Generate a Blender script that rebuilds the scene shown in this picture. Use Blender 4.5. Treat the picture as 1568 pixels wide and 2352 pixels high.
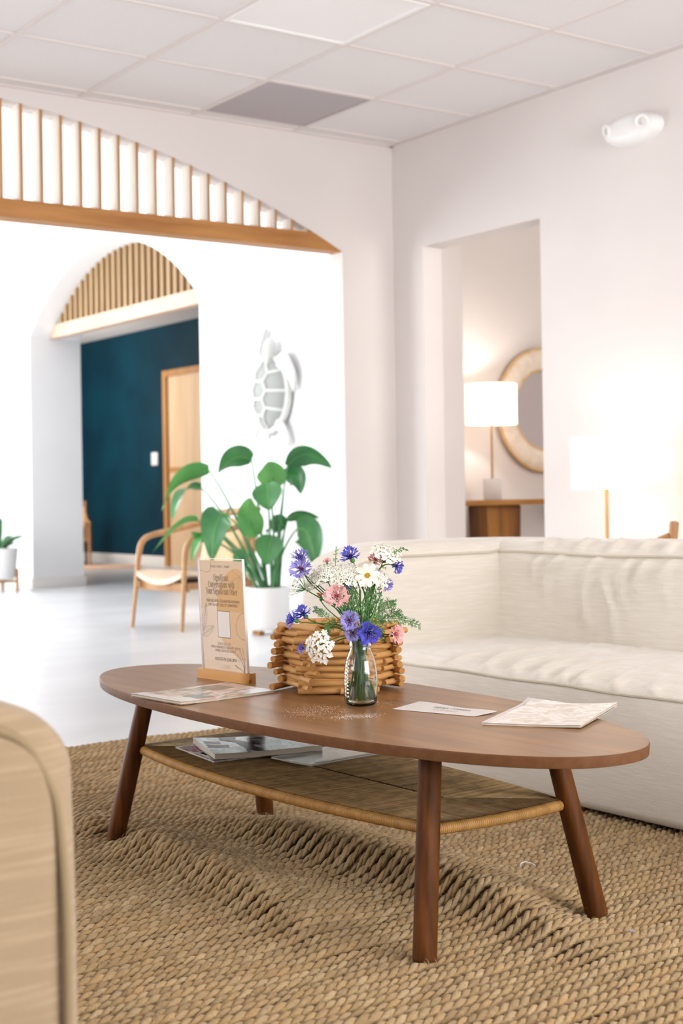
import bpy, bmesh, math, random
import numpy as np
from mathutils import Vector, Matrix

for _o in list(bpy.data.objects):
    bpy.data.objects.remove(_o)
scene = bpy.context.scene
COL = scene.collection
RNG = random.Random(7)
FLOOR = -0.018
CAM_H = 0.855
CA, ROLL, FPX, Y0 = 0.61244, -0.0158, 3317.4, 1138.88

# ------------------------------------------------------------------ camera
cam_d = bpy.data.cameras.new('camera')
cam_d.sensor_fit = 'VERTICAL'
cam_d.sensor_height = 36.0
cam_d.sensor_width = 24.0
cam_d.lens = FPX / 2352 * 36.0
cam_d.shift_y = -(1176 - Y0) / 2352
cam_d.clip_start = 0.05
cam_d.dof.use_dof = True
cam_d.dof.focus_distance = 3.05
cam_d.dof.aperture_fstop = 4.8
cam = bpy.data.objects.new('camera', cam_d)
COL.objects.link(cam)
_F = Vector((math.sin(CA), math.cos(CA), 0)); _R = Vector((math.cos(CA), -math.sin(CA), 0)); _U = Vector((0, 0, 1))
_c, _s = math.cos(ROLL), math.sin(ROLL)
_X = _R * _c + _U * _s
_Y = _R * -_s + _U * _c
_M = Matrix((_X, _Y, -_F)).transposed().to_4x4()
_M.translation = (0, 0, CAM_H)
cam.matrix_world = _M
scene.camera = cam

# ------------------------------------------------------------------ view, world, daylight
vs = scene.view_settings
vs.view_transform = 'Standard'
vs.look = 'None'
vs.exposure = 0.62
vs.gamma = 1.0
vs.use_curve_mapping = False

world = bpy.data.worlds.new('daylight')
scene.world = world
world.use_nodes = True
_bg = world.node_tree.nodes['Background']
_bg.inputs[0].default_value = (0.86, 0.93, 1.0, 1)
_bg.inputs[1].default_value = 0.3


def area(name, loc, aim, sx, sy, power, color):
    d = bpy.data.lights.new(name, 'AREA')
    d.shape = 'RECTANGLE'
    d.size, d.size_y = sx, sy
    d.energy = power
    d.color = color
    o = bpy.data.objects.new(name, d)
    COL.objects.link(o)
    o.location = loc
    o.rotation_euler = (Vector(aim) - Vector(loc)).to_track_quat('-Z', 'Z').to_euler()
    return o


# daylight entering through the windows of the bright middle room, and of this room
area('window_daylight_middle', (-3.3, 10.6, 1.75), (1.5, 10.6, 5.2), 6.2, 2.5, 450, (0.93, 0.97, 1.0))
area('window_daylight_far', (1.5, 14.6, 1.75), (1.5, 8.0, 1.2), 5.6, 2.5, 295, (0.93, 0.97, 1.0))
area('window_daylight_side', (-2.45, 3.0, 1.6), (2.0, 3.0, 1.0), 2.8, 1.9, 88, (0.96, 0.97, 1.0))
area('window_daylight_rear', (2.9, -2.35, 1.6), (2.4, 2.0, 2.8), 3.2, 1.9, 160, (0.97, 0.98, 1.0))
area('fill_light_corridor', (6.45, 17.6, 1.9), (8.8, 17.6, 1.3), 2.6, 1.6, 88, (1.0, 0.95, 0.9))  # added fill to brighten door and teal wall; no window in this wall
area('fill_light_side_room', (6.0, 2.6, 1.7), (6.2, 6.0, 1.4), 1.6, 1.6, 38, (1.0, 0.96, 0.92))  # added fill for the side room, set before a solid wall without window

# ------------------------------------------------------------------ helpers


def ray(p):
    du, dv = p[0] - 784, p[1] - Y0
    u = _c * du + _s * dv
    v = -_s * du + _c * dv
    return Vector((math.sin(CA) + math.cos(CA) * u / FPX, math.cos(CA) - math.sin(CA) * u / FPX, -v / FPX))


def _at(p, i, val):
    d = ray(p)
    o = Vector((0, 0, CAM_H))
    return o + d * ((val - o[i]) / d[i])


def atx(p, x): return _at(p, 0, x)
def aty(p, y): return _at(p, 1, y)
def atz(p, z): return _at(p, 2, z)


def atd(p, d):
    """point on the pixel's ray at depth d along the view axis"""
    return Vector((0, 0, CAM_H)) + ray(p) * d


def lin(h):
    h = h.lstrip('#')
    c = [int(h[i:i + 2], 16) / 255 for i in (0, 2, 4)]
    return tuple([x / 12.92 if x <= 0.04045 else ((x + 0.055) / 1.055) ** 2.4 for x in c]) + (1,)


MATS = {}


def pmat(name, c1, c2=None, rough=0.5, scale=(1, 1, 1), noise=5.0, detail=3.0, lo=0.35, hi=0.65,
         bump=0.0, bscale=None, bnoise=40.0, spec=0.5, metallic=0.0, sheen=0.0, coat=0.0, trans=0.0, ior=1.45,
         attr=None, sss=0.0, c3=None):
    if name in MATS:
        return MATS[name]
    m = bpy.data.materials.new(name)
    m.use_nodes = True
    nt = m.node_tree
    b = nt.nodes['Principled BSDF']
    b.inputs['Roughness'].default_value = rough
    b.inputs['Specular IOR Level'].default_value = spec
    b.inputs['Metallic'].default_value = metallic
    b.inputs['IOR'].default_value = ior
    b.inputs['Sheen Weight'].default_value = sheen
    b.inputs['Coat Weight'].default_value = coat
    b.inputs['Transmission Weight'].default_value = trans
    if sss:
        b.inputs['Subsurface Weight'].default_value = sss
        b.inputs['Subsurface Radius'].default_value = (0.02, 0.02, 0.02)
    b.inputs['Base Color'].default_value = lin(c1)
    L = nt.links.new
    tc = nt.nodes.new('ShaderNodeTexCoord')
    src = None
    if c2:
        mp = nt.nodes.new('ShaderNodeMapping')
        mp.inputs['Scale'].default_value = scale
        L(tc.outputs['Object'], mp.inputs['Vector'])
        n = nt.nodes.new('ShaderNodeTexNoise')
        n.inputs['Scale'].default_value = noise
        n.inputs['Detail'].default_value = detail
        L(mp.outputs[0], n.inputs['Vector'])
        r = nt.nodes.new('ShaderNodeValToRGB')
        r.color_ramp.elements[0].position = lo
        r.color_ramp.elements[1].position = hi
        r.color_ramp.elements[0].color = lin(c1)
        r.color_ramp.elements[1].color = lin(c2)
        if c3:
            e = r.color_ramp.elements.new((lo + hi) / 2)
            e.color = lin(c3)
        L(n.outputs['Fac'], r.inputs[0])
        src = r.outputs[0]
    if attr:
        a = nt.nodes.new('ShaderNodeAttribute')
        a.attribute_name = attr
        if src is None:
            src = a.outputs['Color']
        else:
            mx = nt.nodes.new('ShaderNodeMix')
            mx.data_type = 'RGBA'
            mx.blend_type = 'MULTIPLY'
            mx.inputs[0].default_value = 1
            L(src, mx.inputs[6]); L(a.outputs['Color'], mx.inputs[7])
            src = mx.outputs[2]
    if src is not None:
        L(src, b.inputs['Base Color'])
    if bump:
        mp2 = nt.nodes.new('ShaderNodeMapping')
        mp2.inputs['Scale'].default_value = bscale or scale
        L(tc.outputs['Object'], mp2.inputs['Vector'])
        n2 = nt.nodes.new('ShaderNodeTexNoise')
        n2.inputs['Scale'].default_value = bnoise
        n2.inputs['Detail'].default_value = 3
        L(mp2.outputs[0], n2.inputs['Vector'])
        bp = nt.nodes.new('ShaderNodeBump')
        bp.inputs['Strength'].default_value = bump
        bp.inputs['Distance'].default_value = 0.004
        L(n2.outputs['Fac'], bp.inputs['Height'])
        L(bp.outputs[0], b.inputs['Normal'])
    MATS[name] = m
    return m


def glassmat(name, col, ior, rough=0.0):
    m = bpy.data.materials.new(name)
    m.use_nodes = True
    b = m.node_tree.nodes['Principled BSDF']
    b.inputs['Base Color'].default_value = col
    b.inputs['Roughness'].default_value = rough
    b.inputs['Transmission Weight'].default_value = 1
    b.inputs['IOR'].default_value = ior
    MATS[name] = m
    return m


def tag(o, label=None, cat=None, group=None, kind=None):
    if label: o['label'] = label
    if cat: o['category'] = cat
    if group: o['group'] = group
    if kind: o['kind'] = kind
    return o


def thing(name, label, cat, loc=(0, 0, 0), rz=0.0, group=None):
    o = bpy.data.objects.new(name, None)
    o.empty_display_size = 0.1
    COL.objects.link(o)
    o.location = loc
    o.rotation_euler = (0, 0, rz)
    return tag(o, label, cat, group)


def link_mesh(name, me, mat=None, parent=None, loc=None, rot=None):
    o = bpy.data.objects.new(name, me)
    COL.objects.link(o)
    if mat is not None and not me.materials:
        for m in (mat if isinstance(mat, (list, tuple)) else [mat]):
            me.materials.append(m)
    if parent is not None:
        o.parent = parent
    if loc is not None:
        o.location = loc
    if rot is not None:
        o.rotation_euler = rot
    return o


def bobj(name, bm, mat, parent=None, smooth=False, loc=None, rot=None, angle=None):
    me = bpy.data.meshes.new(name)
    bmesh.ops.recalc_face_normals(bm, faces=bm.faces[:])
    bm.to_mesh(me)
    bm.free()
    if smooth:
        me.shade_smooth()
        if angle:
            me.set_sharp_from_angle(angle=math.radians(angle))
    return link_mesh(name, me, mat, parent, loc, rot)


def pyobj(name, V, F, mat, parent=None, smooth=False, loc=None, rot=None, angle=None):
    me = bpy.data.meshes.new(name)
    me.from_pydata([tuple(v) for v in V], [], F)
    me.validate()
    if smooth:
        me.shade_smooth()
        if angle:
            me.set_sharp_from_angle(angle=math.radians(angle))
    return link_mesh(name, me, mat, parent, loc, rot)


def add_box(bm, lo, hi, bev=0.0, seg=2):
    r = bmesh.ops.create_cube(bm, size=1)
    vs_ = r['verts']
    for v in vs_:
        v.co = Vector([(lo[i] + hi[i]) / 2 + v.co[i] * (hi[i] - lo[i]) for i in range(3)])
    if bev > 0:
        es = set(e for v in vs_ for e in v.link_edges)
        bmesh.ops.bevel(bm, geom=list(es), offset=bev, segments=seg, profile=0.5, affect='EDGES')


def box(name, lo, hi, mat, parent=None, bev=0.0, seg=2, smooth=False, loc=None, rot=None):
    bm = bmesh.new()
    add_box(bm, lo, hi, bev, seg)
    return bobj(name, bm, mat, parent, smooth or bev > 0, loc, rot, 40)


def add_prism(bm, poly, axis, a, b):
    """poly: list of 2D points in the plane normal to axis; extruded from a to b"""
    def mk(p, t):
        if axis == 0: return (t, p[0], p[1])
        if axis == 1: return (p[0], t, p[1])
        return (p[0], p[1], t)
    v1 = [bm.verts.new(mk(p, a)) for p in poly]
    v2 = [bm.verts.new(mk(p, b)) for p in poly]
    n = len(poly)
    bm.faces.new(v1)
    bm.faces.new(list(reversed(v2)))
    for i in range(n):
        bm.faces.new((v1[i], v2[i], v2[(i + 1) % n], v1[(i + 1) % n]))


def prism(name, poly, axis, a, b, mat, parent=None, smooth=False, loc=None, rot=None, bev=0.0):
    bm = bmesh.new()
    add_prism(bm, poly, axis, a, b)
    if bev:
        bmesh.ops.recalc_face_normals(bm, faces=bm.faces[:])
        es = [e for e in bm.edges if len(e.link_faces) == 2 and e.calc_face_angle(0) > 0.6]
        bmesh.ops.bevel(bm, geom=es, offset=bev, segments=2, profile=0.5, affect='EDGES')
    bm.normal_update()
    bmesh.ops.recalc_face_normals(bm, faces=bm.faces[:])
    bm.normal_update()
    bmesh.ops.triangulate(bm, faces=[f for f in bm.faces if len(f.verts) > 4], quad_method='BEAUTY', ngon_method='EAR_CLIP')
    return bobj(name, bm, mat, parent, smooth, loc, rot, 35)


def tube_vf(path, rad, sides=8, caps=True, V=None, F=None, flat=1.0):
    """tube along points; rad is a number or list"""
    V = [] if V is None else V
    F = [] if F is None else F
    P = [Vector(p) for p in path]
    n = len(P)
    R = rad if isinstance(rad, (list, tuple)) else [rad] * n
    off = len(V)
    t0 = (P[1] - P[0]).normalized()
    ref = Vector((0, 0, 1)) if abs(t0.z) < 0.9 else Vector((1, 0, 0))
    nrm = (ref - t0 * ref.dot(t0)).normalized()
    for i in range(n):
        t = (P[min(i + 1, n - 1)] - P[max(i - 1, 0)])
        t = t.normalized() if t.length > 1e-9 else t0
        nrm = (nrm - t * nrm.dot(t))
        nrm = nrm.normalized() if nrm.length > 1e-6 else t.orthogonal().normalized()
        bi = t.cross(nrm)
        for k in range(sides):
            a = 2 * math.pi * k / sides
            V.append(P[i] + (nrm * math.cos(a) * flat + bi * math.sin(a)) * R[i])
    for i in range(n - 1):
        for k in range(sides):
            a0 = off + i * sides + k
            a1 = off + i * sides + (k + 1) % sides
            F.append((a0, a1, a1 + sides, a0 + sides))
    if caps:
        F.append(tuple(off + k for k in reversed(range(sides))))
        F.append(tuple(off + (n - 1) * sides + k for k in range(sides)))
    return V, F


def tube(name, path, rad, mat, parent=None, sides=8, flat=1.0, caps=True):
    V, F = tube_vf(path, rad, sides, caps, flat=flat)
    return pyobj(name, V, F, mat, parent, True, angle=50)


def bez(p0, p1, p2, p3=None, n=12):
    out = []
    p0, p1, p2 = Vector(p0), Vector(p1), Vector(p2)
    for i in range(n + 1):
        t = i / n
        if p3 is None:
            out.append(p0 * (1 - t) ** 2 + p1 * 2 * t * (1 - t) + p2 * t * t)
        else:
            q = Vector(p3)
            out.append(p0 * (1 - t) ** 3 + p1 * 3 * t * (1 - t) ** 2 + p2 * 3 * t * t * (1 - t) + q * t ** 3)
    return out


def smooth_path(pts, n=8):
    """Catmull-Rom through points"""
    P = [Vector(p) for p in pts]
    P = [P[0] * 2 - P[1]] + P + [P[-1] * 2 - P[-2]]
    out = []
    for i in range(1, len(P) - 2):
        for k in range(n):
            t = k / n
            a, b, c, d = P[i - 1], P[i], P[i + 1], P[i + 2]
            out.append(0.5 * ((2 * b) + (c - a) * t + (2 * a - 5 * b + 4 * c - d) * t * t + (3 * b - a - 3 * c + d) * t ** 3))
    out.append(P[-2])
    return out


def lathe_vf(prof, seg=32, close=False, cx=0, cy=0):
    V, F = [], []
    for r, z in prof:
        for k in range(seg):
            a = 2 * math.pi * k / seg
            V.append((cx + r * math.cos(a), cy + r * math.sin(a), z))
    m = len(prof)
    for i in range(m - 1 if not close else m):
        j = (i + 1) % m
        for k in range(seg):
            k2 = (k + 1) % seg
            F.append((i * seg + k, i * seg + k2, j * seg + k2, j * seg + k))
    return V, F


def lathe(name, prof, mat, parent=None, seg=32, close=False, loc=None, rot=None, angle=40):
    V, F = lathe_vf(prof, seg, close)
    if not close:
        if prof[0][0] > 1e-5:
            F.append(tuple(reversed(range(seg))))
        if prof[-1][0] > 1e-5:
            F.append(tuple(range((len(prof) - 1) * seg, len(prof) * seg)))
    return pyobj(name, V, F, mat, parent, True, loc, rot, angle)


def puffy(name, lo, hi, r, step, mat, parent=None, puff=(0, 0, 0, 0, 0, 0), disp=None, loc=None):
    """rounded, slightly stuffed block. puff: bulge of the -x,+x,-y,+y,-z,+z faces"""
    lo, hi = Vector(lo), Vector(hi)
    ax = []
    for i in range(3):
        Ln = hi[i] - lo[i]
        rr = min(r, Ln / 2 - 1e-4)
        k = 6
        edge = [rr * (1 - math.cos(math.pi / 2 * j / k)) if False else rr * j / k for j in range(k + 1)]
        m = max(2, int((Ln - 2 * rr) / step))
        mid = [rr + (Ln - 2 * rr) * j / m for j in range(1, m)]
        ax.append([lo[i] + t for t in edge + mid] + [hi[i] - t for t in reversed(edge)])
    V, F, N = [], [], []
    for d in range(3):
        u, w = (d + 1) % 3, (d + 2) % 3
        for side in (0, 1):
            base = len(V)
            nu, nw = len(ax[u]), len(ax[w])
            for a in ax[u]:
                for b_ in ax[w]:
                    p = Vector((0, 0, 0))
                    p[d] = hi[d] if side else lo[d]
                    p[u], p[w] = a, b_
                    q = Vector([min(max(p[i], lo[i] + min(r, (hi[i] - lo[i]) / 2 - 1e-4)), hi[i] - min(r, (hi[i] - lo[i]) / 2 - 1e-4)) for i in range(3)])
                    dv = p - q
                    nn = dv.normalized()
                    p2 = q + nn * r
                    fx = [(p2[i] - lo[i]) / (hi[i] - lo[i]) * 2 - 1 for i in range(3)]
                    for dd in range(3):
                        uu, ww = (dd + 1) % 3, (dd + 2) % 3
                        k = dd * 2 + (1 if nn[dd] > 0 else 0)
                        amt = puff[k] * abs(nn[dd]) * max(0, 1 - abs(fx[uu]) ** 2.4) * max(0, 1 - abs(fx[ww]) ** 2.4)
                        p2[dd] += amt if nn[dd] > 0 else -amt
                    if disp:
                        p2 = p2 + nn * disp(p2, nn)
                    V.append(p2)
            for i in range(nu - 1):
                for j in range(nw - 1):
                    a0 = base + i * nw + j
                    f = (a0, a0 + nw, a0 + nw + 1, a0 + 1)
                    F.append(f if side else tuple(reversed(f)))
    bm = bmesh.new()
    bv = [bm.verts.new(v) for v in V]
    for f in F:
        bm.faces.new([bv[i] for i in f])
    bmesh.ops.remove_doubles(bm, verts=bm.verts[:], dist=1e-5)
    return bobj(name, bm, mat, parent, True, loc)


def fold_disp(lines, amp, wid):
    segs = []
    for li, L in enumerate(lines):
        P = smooth_path(L, 5)
        for i in range(len(P) - 1):
            t = (i + 0.5) / (len(P) - 1)
            segs.append((P[i], P[i + 1], li, math.sin(math.pi * min(1, t * 1.25 + 0.08)) ** 0.7 if t < 0.75 else math.sin(math.pi * min(1, t * 1.0)) ** 0.7))
    A = np.array([s[0] for s in segs]); B = np.array([s[1] for s in segs]); Wt = np.array([s[3] for s in segs])
    Li = np.array([s[2] for s in segs])
    D = B - A
    DD = (D * D).sum(1) + 1e-12

    def f(p):
        q = np.array(p)
        t = np.clip(((q - A) * D).sum(1) / DD, 0, 1)
        d = np.sqrt((((A + D * t[:, None]) - q) ** 2).sum(1))
        g = np.exp(-(d / wid) ** 2) * Wt - 0.42 * np.exp(-(d / (wid * 2.4)) ** 2) * Wt
        out = 0.0
        for k in range(len(lines)):
            gg = g[Li == k]
            j = np.argmin(d[Li == k])
            out += gg[j]
        return float(out) * amp
    return f


def copy_tree(o, parent=None):
    c = o.copy()
    COL.objects.link(c)
    if parent is not None:
        c.parent = parent
    for ch in list(o.children):
        copy_tree(ch, c)
    return c


def text_mesh(name, s, size, mat, parent, M, sx=1.0, align='CENTER', lean=0.0, bold=0.0):
    cu = bpy.data.curves.new('lettering', 'FONT')
    cu.body = s
    cu.size = size
    cu.align_x = align
    cu.align_y = 'CENTER'
    cu.offset = bold
    cu.resolution_u = 3
    cu.shear = lean
    t = bpy.data.objects.new('lettering', cu)
    COL.objects.link(t)
    dg = bpy.context.evaluated_depsgraph_get()
    me = bpy.data.meshes.new_from_object(t.evaluated_get(dg))
    bpy.data.objects.remove(t)
    me.transform(Matrix.Diagonal((sx, 1, 1, 1)))
    me.transform(M)
    me.materials.clear()
    return link_mesh(name, me, mat, parent)


def struct(o):
    return tag(o, kind='structure')


# ------------------------------------------------------------------ materials
M_wall = pmat('warm white wall paint', '#ddd5d1', '#e0d8d4', rough=0.85, noise=2.0, bump=0.03, bnoise=220)
M_wallmid = pmat('white wall paint', '#eae9ea', '#edecec', rough=0.8, noise=2.0, bump=0.03, bnoise=220)
M_ceil = pmat('white paint', '#eeebea', rough=0.9)
M_tile = pmat('mineral fibre tile', '#f4f2f2', '#e6e2e1', rough=0.95, noise=160, detail=2, lo=0.2, hi=0.42, bump=0.25, bnoise=240)
M_grid = pmat('ceiling grid metal', '#e0d7d3', rough=0.5)
M_vent = pmat('grey vent grille', '#b9b2b4', '#a8a2a4', rough=0.6, noise=240, lo=0.45, hi=0.55)
M_diff = pmat('ceiling light diffuser', '#f1eeee', rough=0.35)
M_floor = pmat('polished pale floor', '#cfcfd1', '#dededf', rough=0.28, noise=1.2, detail=6, lo=0.3, hi=0.7, scale=(1, 2.2, 1), bump=0.02, bnoise=60, spec=0.5)
M_base = pmat('baseboard paint', '#e3dfdb', rough=0.5)
M_teal = pmat('dark teal wall paint', '#022b3a', '#033444', rough=0.6, noise=2.0, bump=0.05, bnoise=180, spec=0.15)
M_slat = pmat('honey oak', '#a8763f', '#c08c50', rough=0.35, noise=4, detail=6, scale=(3, 3, 0.35), coat=0.6, spec=0.6)
M_slatlit = pmat('daylit honey oak', '#d6c8ba', '#e0d4c8', rough=0.4, noise=4, detail=6, scale=(3, 3, 0.35))  # same oak slats, daylight on their broad sides put into a paler colour
M_beam = pmat('honey oak beam', '#a06a35', '#bd8549', rough=0.5, noise=4, detail=8, scale=(0.5, 3, 5), bump=0.1, bnoise=30)
M_slat2 = pmat('pale oak slat', '#a3835c', '#b3936c', rough=0.55, noise=4, detail=6, scale=(3, 3, 0.35))
M_beam2 = pmat('pale oak beam', '#c4a78f', '#cfb39b', rough=0.5, noise=3, detail=6, scale=(3, 0.5, 5))
M_door = pmat('maple door veneer', '#d9b78f', '#e3c5a0', rough=0.4, noise=3, detail=6, scale=(3, 3, 0.25))
M_doorfr = pmat('oak door frame', '#b07a42', '#c08c50', rough=0.45, noise=3, detail=6, scale=(3, 3, 0.3))
M_plastic = pmat('white plastic', '#f0eeec', rough=0.35)
M_topwood = pmat('walnut veneer top', '#74502e', '#93683f', rough=0.33, noise=3.2, detail=10, lo=0.3, hi=0.7, scale=(0.7, 9, 9), bump=0.04, bnoise=40, bscale=(0.5, 12, 12), spec=0.5)
M_rim = pmat('brown table edge', '#643f24', '#6d482b', rough=0.6, spec=0.2, noise=60, scale=(1, 1, 1))
M_leg = pmat('walnut stained leg', '#3c200a', '#6c3f1a', rough=0.5, noise=3, detail=8, lo=0.3, hi=0.7, scale=(14, 14, 0.9), bump=0.12, bnoise=20, bscale=(30, 30, 0.8), spec=0.15)
M_cord = pmat('paper cord', '#92744a', '#b08f5e', rough=0.7, noise=40, detail=3, attr='tint')
M_cordrim = pmat('paper cord edge', '#b07e3e', '#c3924f', rough=0.6, noise=40, detail=3, attr='tint')
M_linen = pmat('cream linen', '#dcd3c5', '#e8e0d5', rough=0.9, noise=8.0, detail=4, lo=0.42, hi=0.75, scale=(1.6, 1.6, 38), sheen=0.25, bump=0.28, bnoise=300, bscale=(1, 1, 2), spec=0.2)
M_linen2 = pmat('oatmeal linen', '#9c866a', '#b19a7d', rough=0.9, noise=6.0, detail=4, lo=0.48, hi=0.78, scale=(1.0, 1.0, 30), sheen=0.2, bump=0.2, bnoise=260, bscale=(1, 1, 2), spec=0.2)
M_pipe = pmat('linen piping', '#cabfac', rough=0.9)
M_pipe2 = pmat('oatmeal piping', '#8f7b5c', rough=0.9)
M_rope = pmat('braided jute', '#ffffff', rough=0.9, attr='tint', bump=1.0, bnoise=320, bscale=(0.22, 1.0, 1.0), spec=0.15, sheen=0.1)
M_rugback = pmat('jute backing', '#5c452c', '#6e5434', rough=1.0, noise=60)
M_stick = pmat('peeled willow stick', '#a9743a', '#d0a064', rough=0.6, noise=6, detail=6, lo=0.25, hi=0.75, scale=(1.2, 8, 8), bump=0.2, bnoise=30, c3='#c08d50')
M_stickend = pmat('cut stick end', '#9c672e', '#bd8a4d', rough=0.8, noise=90)
M_glass = glassmat('clear glass', (0.985, 0.995, 0.985, 1), 1.47)
M_water = glassmat('water', (0.80, 0.90, 0.72, 1), 1.33)
M_acryl = bpy.data.materials.new('clear acrylic')
M_acryl.use_nodes = True
_nt = M_acryl.node_tree
_mx, _tr, _gl = _nt.nodes.new('ShaderNodeMixShader'), _nt.nodes.new('ShaderNodeBsdfTransparent'), _nt.nodes.new('ShaderNodeBsdfGlossy')
_gl.inputs['Roughness'].default_value = 0.05
_mx.inputs[0].default_value = 0.05
_nt.links.new(_tr.outputs[0], _mx.inputs[1]); _nt.links.new(_gl.outputs[0], _mx.inputs[2])
_nt.links.new(_mx.outputs[0], _nt.nodes['Material Output'].inputs['Surface'])
M_acredgeglow = pmat('acrylic edge glow', '#f2eeec', rough=0.3)  # white stands in for light glowing along the clear polished edges
M_beech = pmat('beech wood', '#c68f4e', '#d6a366', rough=0.4, noise=3, detail=8, scale=(1, 1, 9), bump=0.05)
M_page = pmat('flyer paper tan', '#dcc2a3', rough=0.75)
M_page2 = pmat('flyer print pale', '#e9d5be', rough=0.75)
M_page3 = pmat('flyer print ochre', '#d9ad74', rough=0.75)
M_page4 = pmat('flyer print sand', '#dfb98f', rough=0.75)
M_ink = pmat('brown ink', '#7a6145', rough=0.8)
M_ink2 = pmat('light brown ink', '#8d7458', rough=0.8)
M_inkfaint = pmat('faint grey ink', '#cfbfae', rough=0.8)
M_white = pmat('white print', '#e9e2da', rough=0.7)
M_inkdark = pmat('dark ink', '#4b4540', rough=0.8)
M_paper = pmat('white paper', '#d9d0c9', rough=0.7)
M_pages = pmat('page block', '#cfc3b0', '#b9ab95', rough=0.9, noise=6, scale=(0.2, 0.2, 400))
M_pot = pmat('white glazed pot', '#efedec', rough=0.35, spec=0.5)
M_soil = pmat('dark soil', '#20241f', '#2c302a', rough=1.0, noise=60)
M_leaf = pmat('glossy green leaf', '#2f6b3c', '#4a8c4c', rough=0.3, noise=4, detail=2, bump=0.1, bnoise=20, spec=0.6)
M_leaf2 = pmat('light green leaf', '#4f9148', '#6aa75a', rough=0.35, noise=4, detail=2, spec=0.5)
M_stem = pmat('green stalk', '#3f7a4b', '#5b915a', rough=0.45, noise=10)
M_fstem = pmat('flower stem green', '#2f5a2a', '#4a7a3c', rough=0.6, noise=20)
M_fern = pmat('feathery leaf green', '#3a6a30', '#5a8b48', rough=0.6, noise=20)
M_chairwood = pmat('light oak chair', '#a8794d', '#bd9061', rough=0.4, noise=3, detail=6, scale=(5, 5, 1.2))
M_leather = pmat('tan leather', '#d2a878', '#dcb78c', rough=0.5, noise=8, bump=0.1, bnoise=60)
M_leather2 = pmat('cream leather', '#e6cbb0', '#eed7bf', rough=0.45, noise=8)
M_dark = pmat('dark grey webbing', '#2f3a40', rough=0.7)
M_brass = pmat('brushed brass', '#b08a5c', rough=0.3, metallic=0.85)
M_marble = pmat('white marble', '#e9e4e2', '#d5cfd0', rough=0.3, noise=6, detail=6)
M_live = pmat('live edge acacia', '#5c3414', '#a06a2c', rough=0.4, noise=2.6, detail=6, lo=0.4, hi=0.6, scale=(4, 4, 0.35), bump=0.05)
M_livetop = pmat('acacia table top', '#8a5a28', '#b07c3c', rough=0.4, noise=3, detail=6, scale=(0.6, 5, 5))
M_rattan = pmat('pale rattan', '#e4d4c0', '#efe2d2', rough=0.6, noise=20)
M_rattan2 = pmat('honey rattan', '#d3ad78', '#dfbd8c', rough=0.55, noise=20)
M_mirror = pmat('mirror glass', '#dcd6d8', rough=0.02, metallic=1.0)
M_plaster = pmat('white plaster', '#d8d8d5', rough=0.7)
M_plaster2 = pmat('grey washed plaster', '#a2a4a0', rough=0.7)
M_lens = pmat('clear lamp lens', '#cfc8c2', rough=0.2)
M_darkmetal = pmat('dark steel', '#2a241f', rough=0.4, metallic=0.7)
M_sand = pmat('white sand grains', '#efe3d4', rough=0.8)
M_peach = pmat('peach woven mat', '#d9b69b', rough=0.9)

# ------------------------------------------------------------------ structure
CEIL = 2.770
YB, XR = 6.33, 4.82          # back wall and right wall faces
XT, XT2 = 5.74, 6.29         # face and back of the arched wall in the middle room
XTEAL = 8.9
MIDC = 3.62
TEALC = 3.10
YM = 6.9                     # mirror wall of the side room

struct(box('floor', (-4, -3, FLOOR - 0.1), (11, 23, FLOOR), M_floor))


def circ3(a, b, c):
    ax, ay = a; bx, by = b; cx, cy = c
    d = 2 * (ax * (by - cy) + bx * (cy - ay) + cx * (ay - by))
    ux = ((ax * ax + ay * ay) * (by - cy) + (bx * bx + by * by) * (cy - ay) + (cx * cx + cy * cy) * (ay - by)) / d
    uy = ((ax * ax + ay * ay) * (cx - bx) + (bx * bx + by * by) * (ax - cx) + (cx * cx + cy * cy) * (bx - ax)) / d
    return ux, uy, math.hypot(ax - ux, ay - uy)


# first arch
A_X1, A_Z = 4.478, 2.165
ux, uz, ur = circ3((A_X1, A_Z), (3.475, 2.545), (2.571, 2.712))
A_X0 = 2 * ux - A_X1


def arch_z(x):
    return uz + math.sqrt(max(0, ur * ur - (x - ux) ** 2))


arc = [(A_X1 + (A_X0 - A_X1) * i / 48, arch_z(A_X1 + (A_X0 - A_X1) * i / 48)) for i in range(49)]
poly = [(XR + 0.13, FLOOR), (XR + 0.13, CEIL + 0.9), (-4, CEIL + 0.9), (-4, FLOOR), (A_X0, FLOOR)] + list(reversed(arc)) + [(A_X1, FLOOR)]
W_back = struct(prism('wall_back', poly, 1, YB, YB + 0.12, M_wall))
# right wall with the doorless opening
O_Y0, O_Y1, O_Z = 5.155, 6.07, 2.184
poly = [(-3, FLOOR), (O_Y0, FLOOR), (O_Y0, O_Z), (O_Y1, O_Z), (O_Y1, FLOOR), (YB, FLOOR), (YB, CEIL + 0.4), (-3, CEIL + 0.4)]
W_right = struct(prism('wall_right', poly, 0, XR, XR + 0.13, M_wall))
# left and rear walls of this room with window openings out of view


def wall_with_window(name, axis, a, b, u0, u1, zt, w0, w1, z0, z1, mat):
    bm = bmesh.new()
    for (p0, p1, q0, q1) in ((u0, w0, FLOOR, zt), (w1, u1, FLOOR, zt), (w0, w1, FLOOR, z0), (w0, w1, z1, zt)):
        if axis == 0:
            add_box(bm, (a, p0, q0), (b, p1, q1))
        else:
            add_box(bm, (p0, a, q0), (p1, b, q1))
    return struct(bobj(name, bm, mat))


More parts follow.
